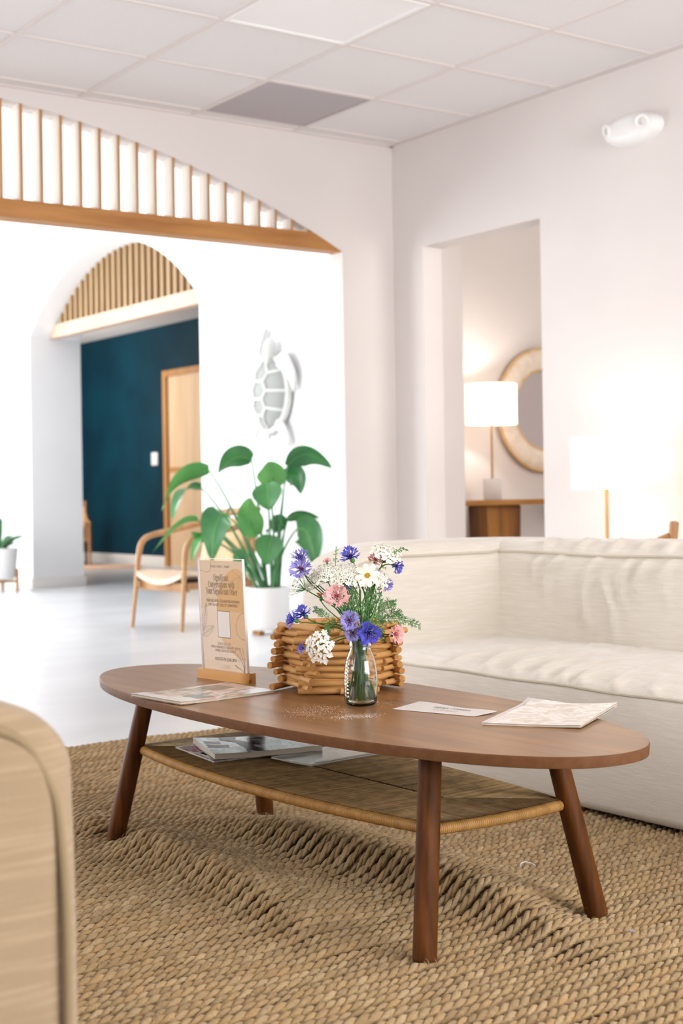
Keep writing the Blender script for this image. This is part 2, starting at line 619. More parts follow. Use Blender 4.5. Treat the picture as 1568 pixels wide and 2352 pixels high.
wall_with_window('wall_left', 0, -2.65, -2.5, -2.6, YB, CEIL + 0.3, 1.6, 4.4, 0.65, 2.55, M_wall)
wall_with_window('wall_rear', 1, -2.55, -2.4, -2.65, XR + 0.13, CEIL + 0.3, 1.3, 4.5, 0.65, 2.55, M_wall)
for nm, ax_, a, w0, w1 in (('window_1', 0, -2.57, 1.6, 4.4), ('window_2', 1, -2.47, 1.3, 4.5)):
    bm = bmesh.new()
    for p0, p1, q0, q1 in ((w0, w1, 0.65, 0.72), (w0, w1, 2.48, 2.55), (w0, w0 + 0.07, 0.72, 2.48), (w1 - 0.07, w1, 0.72, 2.48), ((w0 + w1) / 2 - 0.03, (w0 + w1) / 2 + 0.03, 0.72, 2.48)):
        if ax_ == 0: add_box(bm, (a - 0.03, p0, q0), (a + 0.03, p1, q1))
        else: add_box(bm, (p0, a - 0.03, q0), (p1, a + 0.03, q1))
    struct(bobj(nm, bm, M_plastic))
# side room seen through the opening
struct(box('wall_side_room_left', (5.08, 6.2, FLOOR), (5.2, YM + 0.1, CEIL), M_wall))
struct(box('wall_side_room_back', (5.2, YM, FLOOR), (9.0, YM + 0.1, CEIL), M_wall))
struct(box('wall_side_room_right', (8.9, 2.4, FLOOR), (9.0, YM, CEIL), M_wall))
struct(box('wall_side_room_front', (XR + 0.13, 2.4, FLOOR), (8.9, 2.5, CEIL), M_wall))
struct(box('wall_side_room_return', (XR + 0.13, 6.2, FLOOR), (5.08, 6.33, CEIL), M_wall))
struct(box('ceiling_side_room', (XR + 0.13, 2.4, CEIL), (9.0, YM + 0.1, CEIL + 0.1), M_ceil))
# middle room
struct(box('wall_middle_left', (-3.75, YB + 0.12, FLOOR), (-3.6, 15.1, 0.45), M_wallmid))
struct(box('wall_middle_left_top', (-3.75, YB + 0.12, 3.05), (-3.6, 15.1, MIDC), M_wallmid))
struct(box('wall_middle_end', (4.35, 14.85, FLOOR), (XT2, 15.0, MIDC), M_wallmid))
struct(box('wall_middle_end_sill', (-3.75, 14.85, FLOOR), (4.35, 15.0, 0.45), M_wallmid))
struct(box('wall_middle_end_top', (-3.75, 14.85, 3.05), (4.35, 15.0, MIDC), M_wallmid))
struct(box('wall_middle_near', (XR + 0.13, YB + 0.0, FLOOR), (5.08, YB + 0.12, MIDC), M_wallmid))
struct(box('wall_middle_corner', (5.08, YM + 0.1, FLOOR), (XT2, YM + 0.2, MIDC), M_wallmid))
struct(box('ceiling_middle', (-3.75, YB + 0.12, MIDC), (XT2, 15.0, MIDC + 0.1), M_ceil))
# arched wall with the turtle
B_Y0, B_Y1 = atx((457, 690), XT).y, atx((67, 775), XT).y
B_Z = 2.475
bc = (B_Y0 + B_Y1) / 2
brise = 0.69
bR = (((B_Y1 - B_Y0) / 2) ** 2 + brise ** 2) / (2 * brise)


def arch2_z(y):
    return B_Z + brise - bR + math.sqrt(max(0, bR * bR - (y - bc) ** 2))


arc2 = [(B_Y0 + (B_Y1 - B_Y0) * i / 48, arch2_z(B_Y0 + (B_Y1 - B_Y0) * i / 48)) for i in range(49)]
poly = [(YM + 0.2, FLOOR), (B_Y0, FLOOR)] + arc2 + [(B_Y1, FLOOR), (14.85, FLOOR), (14.85, MIDC), (YM + 0.2, MIDC)]
W_arch = struct(prism('wall_arched', poly, 0, XT, XT2, M_wallmid))
# corridor with the teal wall
struct(box('wall_teal', (XTEAL, 6.9, FLOOR), (XTEAL + 0.12, 23, TEALC + 0.1), M_teal))
struct(box('ceiling_corridor', (XT2, YM + 0.1, TEALC), (XTEAL, 23, TEALC + 0.1), M_ceil))
struct(box('wall_corridor_end', (XT2, 22.2, FLOOR), (XTEAL, 22.35, TEALC), M_wallmid))
struct(box('wall_corridor_side', (XT2 - 0.12, 15.0, FLOOR), (XT2, 22.2, TEALC), M_wallmid))
struct(box('baseboard_teal', (XTEAL - 0.018, 6.9, FLOOR), (XTEAL, 22.2, FLOOR + 0.125), M_base, bev=0.004))
struct(box('baseboard_arched_left', (XT - 0.02, B_Y1, FLOOR), (XT, 14.85, FLOOR + 0.1), M_base, bev=0.004))
struct(box('baseboard_arched_jamb', (XT - 0.02, B_Y1 - 0.02, FLOOR), (XT2 + 0.02, B_Y1, FLOOR + 0.1), M_base, bev=0.004))
struct(box('baseboard_arched_right', (XT - 0.02, YM + 0.2, FLOOR), (XT, B_Y0, FLOOR + 0.1), M_base, bev=0.004))
struct(box('baseboard_right', (XR - 0.015, -2.4, FLOOR), (XR, O_Y0, FLOOR + 0.1), M_base, bev=0.004))

# suspended ceiling: grid and tiles
T = 0.6096
GX, GY = 4.171, 5.6055
ceil = struct(box('ceiling', (-2.65, -2.55, CEIL + 0.05), (XR + 0.13, YB, CEIL + 0.15), M_ceil))
xs = [GX + i * T for i in range(-11, 2)]
ys = [GY + j * T for j in range(-13, 2)]
bm = bmesh.new()
add_box(bm, (-0.012, -2.45, CEIL - 0.003), (0.012, YB, CEIL + 0.02))
g0 = bobj('grid_bar', bm, M_grid, ceil)
g0.location = (xs[0], 0, 0)
for x in xs[1:]:
    g = g0.copy(); COL.objects.link(g); g.location = (x, 0, 0)
bm = bmesh.new()
add_box(bm, (-2.5, -0.012, CEIL - 0.0028), (XR, 0.012, CEIL + 0.02))
g1 = bobj('cross_bar', bm, M_grid, ceil)
g1.location = (0, ys[0], 0)
for y in ys[1:]:
    g = g1.copy(); COL.objects.link(g); g.location = (0, y, 0)
struct_trim = box('edge_angle', (XR - 0.022, -2.4, CEIL - 0.004), (XR, YB, CEIL + 0.02), M_grid, ceil)
box('edge_angle', (-2.5, YB - 0.022, CEIL - 0.004), (XR, YB, CEIL + 0.02), M_grid, ceil)
tile_me = {}
VENT, LIGHT = (-1, 0), (-2, -2)
xe = xs + [XR - 0.0]
ye = ys + [YB]
for i in range(-11, 2):
    for j in range(-13, 2):
        if (i, j) in (VENT, LIGHT):
            continue
        x0, y0 = GX + i * T, GY + j * T
        x1, y1 = min(x0 + T, XR), min(y0 + T, YB)
        if x1 - x0 < 0.05 or y1 - y0 < 0.05 or x0 > XR or y0 > YB:
            continue
        k = (round(x1 - x0, 3), round(y1 - y0, 3))
        if k not in tile_me:
            bm = bmesh.new()
            add_box(bm, (0.006, 0.006, 0), (k[0] - 0.006, k[1] - 0.006, 0.016))
            t = bobj('ceiling_tile', bm, M_tile, ceil)
            tile_me[k] = t.data
            t.location = (x0, y0, CEIL + 0.004)
        else:
            t = bpy.data.objects.new('ceiling_tile', tile_me[k])
            COL.objects.link(t); t.parent = ceil
            t.location = (x0, y0, CEIL + 0.004)
# return-air grille
vx, vy = GX - T, GY
vent = thing('ceiling_vent', 'flat grey return-air grille set in the white tiled ceiling', 'vent', (vx, vy, CEIL))
box('panel', (0.012, 0.012, 0.0), (T - 0.012, T - 0.012, 0.012), M_vent, vent)
bm = bmesh.new()
for k in range(4):
    e = 0.012
    lo, hi = [(0.012, 0.012, -0.004), (T - 0.012, 0.012 + e, 0.0)], None
    a = [((0.012, 0.012), (T - 0.012, 0.024)), ((0.012, T - 0.024), (T - 0.012, T - 0.012)), ((0.012, 0.024), (0.024, T - 0.024)), ((T - 0.024, 0.024), (T - 0.012, T - 0.024))][k]
    add_box(bm, (a[0][0], a[0][1], -0.003), (a[1][0], a[1][1], 0.0))
bobj('frame', bm, M_vent, vent)
lx, ly = GX - 2 * T, GY - 2 * T
cl = thing('ceiling_light', 'large smooth white light panel flush in the tiled ceiling', 'ceiling light', (lx, ly, CEIL))
box('diffuser', (0.03, 0.03, 0.0), (T - 0.03, T - 0.03, 0.01), M_diff, cl)
bm = bmesh.new()
for a in (((0.012, 0.012), (T - 0.012, 0.03)), ((0.012, T - 0.03), (T - 0.012, T - 0.012)), ((0.012, 0.03), (0.03, T - 0.03)), ((T - 0.03, 0.03), (T - 0.012, T - 0.03))):
    add_box(bm, (a[0][0], a[0][1], -0.007), (a[1][0], a[1][1], 0.006))
bobj('frame', bm, M_plastic, cl)

# ------------------------------------------------------------------ slatted arch screens
scr = thing('slat_screen', 'honey wood beam and upright slats filling the wide arch opening', 'slat screen', (0, YB, 0))
bt = A_Z + 0.088
xr_ = max(x for x in np.linspace(ux, A_X1, 800) if arch_z(x) >= bt)
xl_ = 2 * ux - xr_
arcR = [(xr_ + (A_X1 - xr_) * i / 8, arch_z(xr_ + (A_X1 - xr_) * i / 8)) for i in range(9)]
arcL = [(2 * ux - x, z) for x, z in arcR]
prism('beam', [(A_X0, A_Z)] + list(reversed(arcL))[1:] + arcR[:-1] + [(A_X1, A_Z)], 1, 0.0, 0.10, M_beam, scr)
k = -14
while True:
    x1 = 2.571 + 0.0998 * k
    x0 = x1 - 0.016
    if x0 > xr_ - 0.02:
        break
    if x0 > xl_ + 0.02:
        so = prism('slat', [(x0, bt), (x1, bt), (x1, arch_z(x1)), (x0, arch_z(x0))], 1, 0.004, 0.092, [M_slat, M_slatlit], scr)
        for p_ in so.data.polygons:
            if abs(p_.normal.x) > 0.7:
                p_.material_index = 1  # broad faces get the painted daylit tone
    k += 1
scr2 = thing('slat_screen', 'pale oak beam and close upright slats in the far arch before the teal wall', 'slat screen', (XT + 0.21, 0, 0))
bt2 = B_Z + 0.125
yr_ = [y for y in np.linspace(B_Y0, B_Y1, 1200) if arch2_z(y) >= bt2]
y_lo, y_hi = yr_[0], yr_[-1]
aR = [(y_hi + (B_Y1 - y_hi) * i / 6, arch2_z(y_hi + (B_Y1 - y_hi) * i / 6)) for i in range(7)]
aL = [(2 * bc - y, z) for y, z in aR]
prism('beam', [(B_Y0, B_Z)] + list(reversed(aL))[1:] + aR[:-1] + [(B_Y1, B_Z)], 0, 0.0, 0.10, M_beam2, scr2)
y = y_lo + 0.05
while y < y_hi - 0.06:
    prism('slat', [(y, bt2), (y + 0.042, bt2), (y + 0.042, arch2_z(y + 0.042)), (y, arch2_z(y))], 0, 0.01, 0.10, M_slat2, scr2)
    y += 0.118

# ------------------------------------------------------------------ door and switch on the teal wall
d0 = atx((379, 853), XTEAL)
d1y = d0.y - 1.12
dtop = d0.z
door = struct(thing('door_1', None, None, (XTEAL, 0, FLOOR)))
prism('door_frame', [(d0.y, 0), (d0.y, dtop - FLOOR), (d1y, dtop - FLOOR), (d1y, 0), (d1y + 0.1, 0), (d1y + 0.1, dtop - FLOOR - 0.08), (d0.y - 0.1, dtop - FLOOR - 0.08), (d0.y - 0.1, 0)], 0, -0.05, 0.0, M_doorfr, door)
mz = atx((420, 1078), XTEAL).z - FLOOR
box('door_panel', (-0.02, d1y + 0.1, 0.01), (0.0, d0.y - 0.1, mz - 0.03), M_door, door)
box('door_panel', (-0.02, d1y + 0.1, mz + 0.03), (0.0, d0.y - 0.1, dtop - FLOOR - 0.08), M_door, door)
box('door_rail', (-0.03, d1y + 0.1, mz - 0.03), (0.0, d0.y - 0.1, mz + 0.03), M_doorfr, door)
sw = atx((356, 1054), XTEAL)
lsw = thing('light_switch', 'white wall switch plate on the teal wall beside the wooden door', 'light switch', (XTEAL, sw.y, sw.z))
box('plate', (-0.012, -0.085, -0.085), (0.0, 0.085, 0.085), M_plastic, lsw, bev=0.005)
box('rocker', (-0.018, -0.035, -0.05), (-0.010, 0.035, 0.05), M_plastic, lsw, bev=0.003)
#PART2

# ------------------------------------------------------------------ rug of braided jute rows
def rug_h(x, y):
    """folds of the rug under the table (x, y numpy arrays)"""
    c1 = 1.93 + 0.03 * np.sin(y * 3.1)
    e1 = np.exp(-((y - 2.62) / 0.62) ** 4)
    dx1 = x - c1
    h = 0.062 * e1 * np.where(dx1 < 0, np.exp(-(dx1 / 0.060) ** 2), np.exp(-(dx1 / 0.16) ** 2))
    c2 = 1.57 + 0.05 * np.sin((y - 2.4) * 2.2)
    e2 = np.exp(-((y - 2.95) / 0.60) ** 4)
    dx2 = x - c2
    h += 0.052 * e2 * np.where(dx2 < 0, np.exp(-(dx2 / 0.052) ** 2), np.exp(-(dx2 / 0.13) ** 2))
    h += 0.004 * np.sin(x * 7 + y * 3) * np.sin(y * 5 - x * 2)
    # flat where the table and the seats press on it
    for fx_, fy_ in FEET:
        h *= 1 - np.exp(-(((x - fx_) ** 2 + (y - fy_) ** 2) / 0.09 ** 2))
    h *= 1 / (1 + np.exp((x - 2.55) * 30)) * 1 / (1 + np.exp((0.75 - x) * 30)) * (1 / (1 + np.exp((1.7 - y) * 12)))
    return h


TC = (1.8458, 2.6965)
TYAW = -1.5488


def tloc(x, y):
    c, s = math.cos(TYAW), math.sin(TYAW)
    return (TC[0] + c * x - s * y, TC[1] + s * x + c * y)


FOOT = (0.6076, 0.2255)
FEET = [tloc(i * FOOT[0], j * FOOT[1]) for i, j in ((-1, -1), (1, -1), (1, 1), (-1, 1))]
RX0, RX1, RY0, RY1 = 0.5, 3.0, 1.15, 4.67
rug = thing('rug', 'large natural jute rug of thick twisted rows, rumpled under the coffee table', 'rug', (0, 0, 0))
gx = np.linspace(RX0, RX1, 120); gy = np.linspace(RY0, RY1, 120)
XX, YY = np.meshgrid(gx, gy)
HH = rug_h(XX, YY)
V = [(float(a), float(b), FLOOR + 0.004 + float(h)) for a, b, h in zip(XX.ravel(), YY.ravel(), HH.ravel())]
F = [(r * 120 + c, r * 120 + c + 1, (r + 1) * 120 + c + 1, (r + 1) * 120 + c) for r in range(119) for c in range(119)]
pyobj('backing', V, F, M_rugback, rug, True)


def np_mesh(name, co, quads, mat, parent, tint=None):
    me = bpy.data.meshes.new(name)
    nv, nq = len(co), len(quads)
    me.vertices.add(nv)
    me.vertices.foreach_set('co', co.astype(np.float32).ravel())
    me.loops.add(nq * 4)
    me.loops.foreach_set('vertex_index', quads.astype(np.int32).ravel())
    me.polygons.add(nq)
    me.polygons.foreach_set('loop_start', np.arange(0, nq * 4, 4, dtype=np.int32))
    try:
        me.polygons.foreach_set('loop_total', np.full(nq, 4, dtype=np.int32))
    except Exception:
        pass
    me.update(calc_edges=True)
    me.shade_smooth()
    if tint is not None:
        a = me.color_attributes.new('tint', 'FLOAT_COLOR', 'POINT')
        a.data.foreach_set('color', tint.astype(np.float32).ravel())
    return link_mesh(name, me, mat, parent)


rs = np.random.RandomState(3)
PITCH, TURN, SEG, SD = 0.0325, 0.070, 11, 5
nrow = int((RY1 - RY0) / PITCH)
base_cols = 1.08 * np.array([lin('#a98d66')[:3], lin('#9a7d52')[:3], lin('#b8a17e')[:3], lin('#7f6340')[:3], lin('#a57c48')[:3]])
for r in range(nrow):
    yc = RY0 + (r + 0.5) * PITCH
    n = int((RX1 - RX0) / TURN * SEG)
    x = np.linspace(RX0, RX1, n)
    wob = 0.0025 * np.sin(x * rs.uniform(4, 9) + rs.uniform(0, 6)) + 0.0012 * np.sin(x * rs.uniform(15, 30) + rs.uniform(0, 6))
    thick = 1 + 0.12 * np.sin(x * rs.uniform(8, 16) + rs.uniform(0, 6)) + 0.08 * np.sin(x * rs.uniform(20, 45) + rs.uniform(0, 6))
    lift_ = 0.0016 * np.sin(x * rs.uniform(6, 14) + rs.uniform(0, 6))
    phase = rs.uniform(0, 6.28) + 1.0 * np.sin(x * rs.uniform(5, 11) + rs.uniform(0, 6))
    row_col = base_cols[:3].mean(0) * rs.uniform(0.93, 1.07)
    cos_, qs_, ts_ = [], [], []
    for st in (0, 1, 2):
        ang = -(2 * np.pi * x / TURN + phase + st * 2 * np.pi / 3)
        nl = int((RX1 - RX0) / TURN) + 4
        lump = rs.uniform(0.80, 1.18, nl)
        colr = (base_cols[rs.randint(0, 5, nl)] * 0.35 + row_col * 0.65) * rs.uniform(0.84, 1.12, (nl, 1))
        li = ((ang - ang.min()) / (2 * np.pi)).clip(0, nl - 2.001)
        k0 = li.astype(int); fr = (li - k0)[:, None]
        rad = 0.0060 * thick * (lump[k0] * (1 - fr[:, 0]) + lump[k0 + 1] * fr[:, 0])
        hy, hz = 0.0060, 0.0056
        cy = yc + wob + hy * thick * np.cos(ang)
        H = rug_h(x, yc + wob)
        cz = -0.0068 + H + lift_ + hz * np.sin(ang)
        dy = hy * np.sin(ang) * 2 * np.pi / TURN
        dz = -hz * np.cos(ang) * 2 * np.pi / TURN
        tan = np.stack([np.ones(n), dy, dz], 1)
        tan /= np.linalg.norm(tan, axis=1)[:, None]
        b1 = np.array([0, 0, 1.0]) - tan * tan[:, 2:3]
        b1 /= np.linalg.norm(b1, axis=1)[:, None]
        b2 = np.cross(tan, b1)
        C = np.stack([x, cy, cz], 1)
        ring = []
        for k in range(SD):
            a = 2 * np.pi * (k + 0.5) / SD
            ring.append(C + (b1 * math.cos(a) + b2 * math.sin(a)) * rad[:, None])
        co = np.stack(ring, 1).reshape(-1, 3)
        i = np.arange(n - 1)[:, None] * SD; kk = np.arange(SD)[None, :]
        q = np.stack([i + kk, i + (kk + 1) % SD, i + SD + (kk + 1) % SD, i + SD + kk], 2).reshape(-1, 4)
        cl_ = colr[k0] * (1 - fr) + colr[k0 + 1] * fr
        cl_ = np.repeat(np.concatenate([cl_, np.ones((n, 1))], 1), SD, 0)
        qs_.append(q + sum(len(c) for c in cos_)); cos_.append(co); ts_.append(cl_)
    np_mesh('braided_row', np.concatenate(cos_), np.concatenate(qs_), M_rope, rug, np.concatenate(ts_))
# loose fibres standing off the rows
V, F = [], []
for _ in range(12000):
    x, y = RNG.uniform(0.9, 2.7), RNG.uniform(1.6, 3.6)
    z = 0.004 + float(rug_h(np.array([x]), np.array([y]))[0])
    a = RNG.uniform(0, 6.28); L = RNG.uniform(0.008, 0.03)
    d = Vector((math.cos(a), math.sin(a), RNG.uniform(-0.1, 0.5))) * L
    p = Vector((x, y, z)); s_ = Vector((-math.sin(a), math.cos(a), 0)) * 0.00022
    o = len(V)
    m_ = p + d * 0.5 + Vector((0, 0, L * 0.15))
    V += [p - s_, p + s_, m_ + s_, m_ - s_, p + d]
    F += [(o, o + 1, o + 2, o + 3), (o + 3, o + 2, o + 4)]
fz = pyobj('loose_fibre', V, F, pmat('jute fibre', '#c8ad82', rough=0.9), rug)
tag(fz, kind='stuff')

# ------------------------------------------------------------------ coffee table
ZT = 0.3945
tab = thing('coffee_table', 'oval walnut coffee table with splayed legs and woven cord shelf', 'coffee table', (TC[0], TC[1], 0), TYAW)
N = 2.17


def sup(t, a, b):
    c, s = math.cos(t), math.sin(t)
    return (a * math.copysign(abs(c) ** (2 / N), c), b * math.copysign(abs(s) ** (2 / N), s))


TA, TB = 0.9, 0.318
ns = 128
V, F = [], []
rings = [(0.972, -0.0235), (0.997, -0.0205), (1.0, -0.003), (0.9985, -0.001), (0.996, 0.0)]
for sc, dz in rings:
    for k in range(ns):
        px_, py_ = sup(2 * math.pi * k / ns, TA - (1 - sc) * 0.5, TB - (1 - sc) * 0.5)
        V.append((px_, py_, ZT + dz))
for i in range(len(rings) - 1):
    for k in range(ns):
        k2 = (k + 1) % ns
        F.append((i * ns + k, i * ns + k2, (i + 1) * ns + k2, (i + 1) * ns + k))
F.append(tuple(reversed(range(ns))))
nF = len(F)
F.append(tuple(range(4 * ns, 5 * ns)))
top = pyobj('table_top', V, F, [M_rim, M_topwood], tab, True, angle=30)
top.data.polygons[nF].material_index = 1
LT = (0.552, 0.158)
LZ = ZT - 0.0235


def leg_at(i, j, z):
    t = z / LZ
    return Vector((i * (FOOT[0] + (LT[0] - FOOT[0]) * t), j * (FOOT[1] + (LT[1] - FOOT[1]) * t), z))


for i, j in ((-1, -1), (1, -1), (1, 1), (-1, 1)):
    a, b = leg_at(i, j, 0.0), leg_at(i, j, LZ)
    ax_ = (b - a).normalized()
    n1 = (Vector((1, 0, 0)) - ax_ * ax_.x).normalized()
    n2 = ax_.cross(n1)
    bm = bmesh.new()
    R_ = 0.0205
    prof = []
    for q in range(16):                      # square section with well rounded corners
        an = 2 * math.pi * (q + 0.5) / 16
        c, s = math.cos(an), math.sin(an)
        rr = 1 / (abs(c) ** 3.2 + abs(s) ** 3.2) ** (1 / 3.2)
        prof.append((rr * c, rr * s))
    lv = []
    for (p, sc) in ((a, 0.93), (a + ax_ * 0.002, 0.98), (a + ax_ * 0.005, 1.0), ((a + b) / 2, 1.0), (b, 0.98)):
        row = []
        for c, s in prof:
            co = p + n1 * c * R_ * sc + n2 * s * R_ * sc
            if p is b: co.z = LZ
            row.append(bm.verts.new(co))
        lv.append(row)
    for u in range(4):
        for q in range(16):
            bm.faces.new((lv[u][q], lv[u][(q + 1) % 16], lv[u + 1][(q + 1) % 16], lv[u + 1][q]))
    bm.faces.new(list(reversed(lv[0]))); bm.faces.new(lv[-1])
    bobj('leg', bm, M_leg, tab, True, angle=50)
# woven shelf
ZS = 0.226
c0 = leg_at(1, 1, ZS)
SXh, SYh = c0.x - 0.004, c0.y - 0.018
BOW, BOWX = 0.055, 0.012


def side_y(x): return SYh + BOW * (1 - (x / SXh) ** 2)
def end_x(y): return SXh + BOWX * (1 - (y / SYh) ** 2)


shelf_frame = None
loop = []
for k in range(41):
    x = -SXh + 2 * SXh * k / 40
    loop.append((x, -side_y(x)))
for k in range(1, 13):
    y = -SYh + 2 * SYh * k / 12
    loop.append((end_x(y), y))
for k in range(1, 41):
    x = SXh - 2 * SXh * k / 40
    loop.append((x, side_y(x)))
for k in range(1, 12):
    y = SYh - 2 * SYh * k / 12
    loop.append((-end_x(y), y))
P = [Vector((x, y, ZS)) for x, y in loop]
# cord wrapped round the frame: a closed tube with a ring for every turn
dense = []
for i in range(len(P)):
    a, b = P[i], P[(i + 1) % len(P)]
    m = max(1, int((b - a).length / 0.0022))
    for q in range(m):
        dense.append(a.lerp(b, q / m))
V, F = [], []
sd = 10
for i, p in enumerate(dense):
    t = (dense[(i + 3) % len(dense)] - dense[i - 3]).normalized()
    n_ = Vector((-t.y, t.x, 0))
    rr = 0.0118 * (1.0 if i % 2 else 0.86) * (1 + 0.03 * math.sin(i * 0.37) * math.sin(i * 0.11))
    for k in range(sd):
        a = 2 * math.pi * k / sd
        V.append(p + n_ * math.cos(a) * rr + Vector((0, 0, 1)) * math.sin(a) * rr)
nd = len(dense)
for i in range(nd):
    for k in range(sd):
        F.append((i * sd + k, i * sd + (k + 1) % sd, ((i + 1) % nd) * sd + (k + 1) % sd, ((i + 1) % nd) * sd + k))
sh = pyobj('shelf', V, F, M_cordrim, tab, True)
ta = sh.data.color_attributes.new('tint', 'FLOAT_COLOR', 'POINT')
for i in range(nd):
    q = (1.05 if i % 2 else 0.45) * RNG.uniform(0.9, 1.05)
    for k in range(sd):
        ta.data[i * sd + k].color = (q, q, q, 1)
# cords: from the long sides to the middle seam, and end triangles
V, F = [], []


def cord(p, q, w):
    p, q = Vector(p), Vector(q)
    d = (q - p)
    if d.length < 0.004: return
    d.normalize()
    n_ = Vector((-d.y, d.x, 0)) * w * 0.5
    o = len(V)
    up = Vector((0, 0, w * 0.9))
    V.extend([p - n_, p + up, p + n_, q - n_, q + up, q + n_])
    F.extend([(o, o + 3, o + 4, o + 1), (o + 1, o + 4, o + 5, o + 2)])


w = 0.0042
zt_ = ZS + 0.0095
TRI = 0.17                     # length of the end triangles
x = -SXh + w
while x < SXh:
    yy = side_y(x)
    ex = SXh - abs(x)
    lim = 0.004 if ex > TRI else yy * (1 - ex / TRI)
    jz = RNG.uniform(-0.0005, 0.0005)
    for s_ in (-1, 1):
        cord((x, s_ * yy, zt_), (x, s_ * lim, zt_ - 0.002 + jz), w * 0.86)
    x += w
y = -SYh
while y < SYh:
    lim = SXh - TRI * (1 - abs(y) / side_y(SXh - TRI * 0.5))
    for s_ in (-1, 1):
        cord((s_ * end_x(y), y, zt_), (s_ * min(lim, end_x(y)), y, zt_ - 0.0015), w * 0.86)
    y += w
wv = pyobj('woven_cord', V, F, M_cord, sh)
ta = wv.data.color_attributes.new('tint', 'FLOAT_COLOR', 'POINT')
for i in range(0, len(V), 6):
    q = RNG.uniform(0.62, 1.12)
    for k in range(6):
        ta.data[i + k].color = (q, q, q, 1)
tag(wv, kind='stuff')
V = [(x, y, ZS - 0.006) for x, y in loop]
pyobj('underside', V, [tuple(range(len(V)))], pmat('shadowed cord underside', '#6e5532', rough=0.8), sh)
for i, j in ((-1, -1), (1, -1), (1, 1), (-1, 1)):
    p = leg_at(i, j, ZS - 0.004)
    q = Vector((i * (SXh - 0.012), j * (SYh - 0.006), ZS - 0.008))
    tube('bracket', [p.lerp(q, 0.2), q], 0.006, M_darkmetal, tab, 8)

# ------------------------------------------------------------------ sofa
SCX, SCY = 3.40, 3.875          # inner corner of the seat
sofa = thing('sofa', 'long cream linen sofa with rolled arm and piped seams behind the coffee table', 'sofa', (0, 0, 0))
seat_lines = [[(1015, 1520), (1060, 1507), (1150, 1495), (1250, 1487)], [(1090, 1537), (1150, 1511), (1250, 1493), (1350, 1487), (1450, 1484)],
              [(1150, 1547), (1200, 1526), (1280, 1511), (1330, 1506)], [(1215, 1556), (1260, 1536), (1330, 1517), (1420, 1503), (1500, 1490)],
              [(1265, 1566), (1310, 1546), (1370, 1531), (1450, 1518), (1568, 1505)], [(1310, 1571), (1360, 1551), (1440, 1535), (1530, 1524)],
              [(1490, 1598), (1520, 1574), (1568, 1556)], [(1400, 1582), (1440, 1560), (1500, 1545)]]
sl = [[atz(p, 0.368 - 0.02 * max(0, min(1, (p[1] - 1500) / 80))) for p in L] for L in seat_lines]
fd = fold_disp(sl, 0.026, 0.020)


def seat_disp(p, n):
    return fd(p) if n.z > 0.3 and p.y > 1.9 else 0.0


puffy('seat', (2.725, 1.5, 0.01), (3.46, 3.90, 0.350), 0.028, 0.013, M_linen, sofa, puff=(0.010, 0, 0, 0, 0, 0.030), disp=seat_disp)
back_lines = [[(1290, 1268), (1253, 1310), (1245, 1360)], [(1378, 1270), (1347, 1320), (1341, 1400), (1350, 1440)], [(1447, 1273), (1427, 1330), (1428, 1400)],
              [(1542, 1278), (1526, 1330), (1530, 1385)], [(1380, 1335), (1404, 1395), (1410, 1462)], [(1484, 1277), (1466, 1330), (1462, 1370)], [(1240, 1266), (1222, 1300), (1222, 1330)]]
bl = [[atx(p, SCX - 0.012) for p in L] for L in back_lines]
top_lines = [[(1250, 1256), (1290, 1240)], [(1330, 1262), (1370, 1244)], [(1405, 1266), (1450, 1246)], [(1470, 1268), (1520, 1246)], [(1530, 1271), (1566, 1250)]]
bl += [[atx(L[0], SCX + 0.02), atx(L[0], SCX + 0.02).lerp(atx(L[1], SCX + 0.10), 0.5) + Vector((0, 0, 0.012)), atx(L[1], SCX + 0.10)] for L in top_lines]
fb = fold_disp(bl, 0.034, 0.020)


def back_disp(p, n):
    return fb(p) if (n.x < -0.3 or n.z > 0.3) and p.y > 1.9 else 0.0


puffy('back', (SCX, 1.3, 0.03), (3.80, 4.02, 0.685), 0.07, 0.014, M_linen, sofa, puff=(0.016, 0, 0, 0, 0, 0.012), disp=back_disp)


def arm_disp(p, n):
    # the arm's front top corner rolls down towards the front
    return 0.0


arm = puffy('arm', (2.70, SCY, 0.03), (3.80, 4.13, 0.685), 0.075, 0.02, M_linen, sofa, puff=(0.01, 0, 0.008, 0.01, 0, 0.012))
for v in arm.data.vertices:      # soft fall of the top line towards the arm's front
    if v.co.z > 0.3:
        t = max(0, (2.98 - v.co.x) / 0.28)
        v.co.z -= 0.062 * t ** 2.2 * (v.co.z - 0.3) / 0.385
arm2 = puffy('arm', (2.70, 1.26, 0.03), (3.80, 1.52, 0.685), 0.075, 0.04, M_linen, sofa, puff=(0.01, 0, 0.008, 0.008, 0, 0.012))


def fall(x): return 0.062 * max(0, (2.98 - x) / 0.28) ** 2.2


PR = 0.0042
tube('piping', [(2.7265 - 0.004 * math.sin(k / 40 * math.pi), 1.52 + k / 40 * (3.90 - 1.52), 0.3335 + 0.002 * math.sin(k * 0.9)) for k in range(41)], PR, M_pipe, sofa, 6)
tube('piping', [(SCX + 0.006 - 0.005 * math.sin(k / 40 * math.pi), 1.52 + k / 40 * (3.885 - 1.52), 0.648 + 0.003 * math.sin(k * 0.55)) for k in range(41)], PR, M_pipe, sofa, 6)
pa = [(SCX + 0.02, SCY + 0.004, 0.656)] + [(x, SCY + 0.003 - 0.004 * math.sin((x - 2.75) / 0.65 * math.pi), 0.648 - fall(x) * 0.95) for x in np.linspace(3.36, 2.80, 12)]
pa += [(2.765, SCY + 0.012, 0.575), (2.745, SCY + 0.02, 0.54), (2.735, SCY + 0.024, 0.48), (2.73, SCY + 0.026, 0.05)]
tube('piping', smooth_path(pa, 4), PR, M_pipe, sofa, 6)
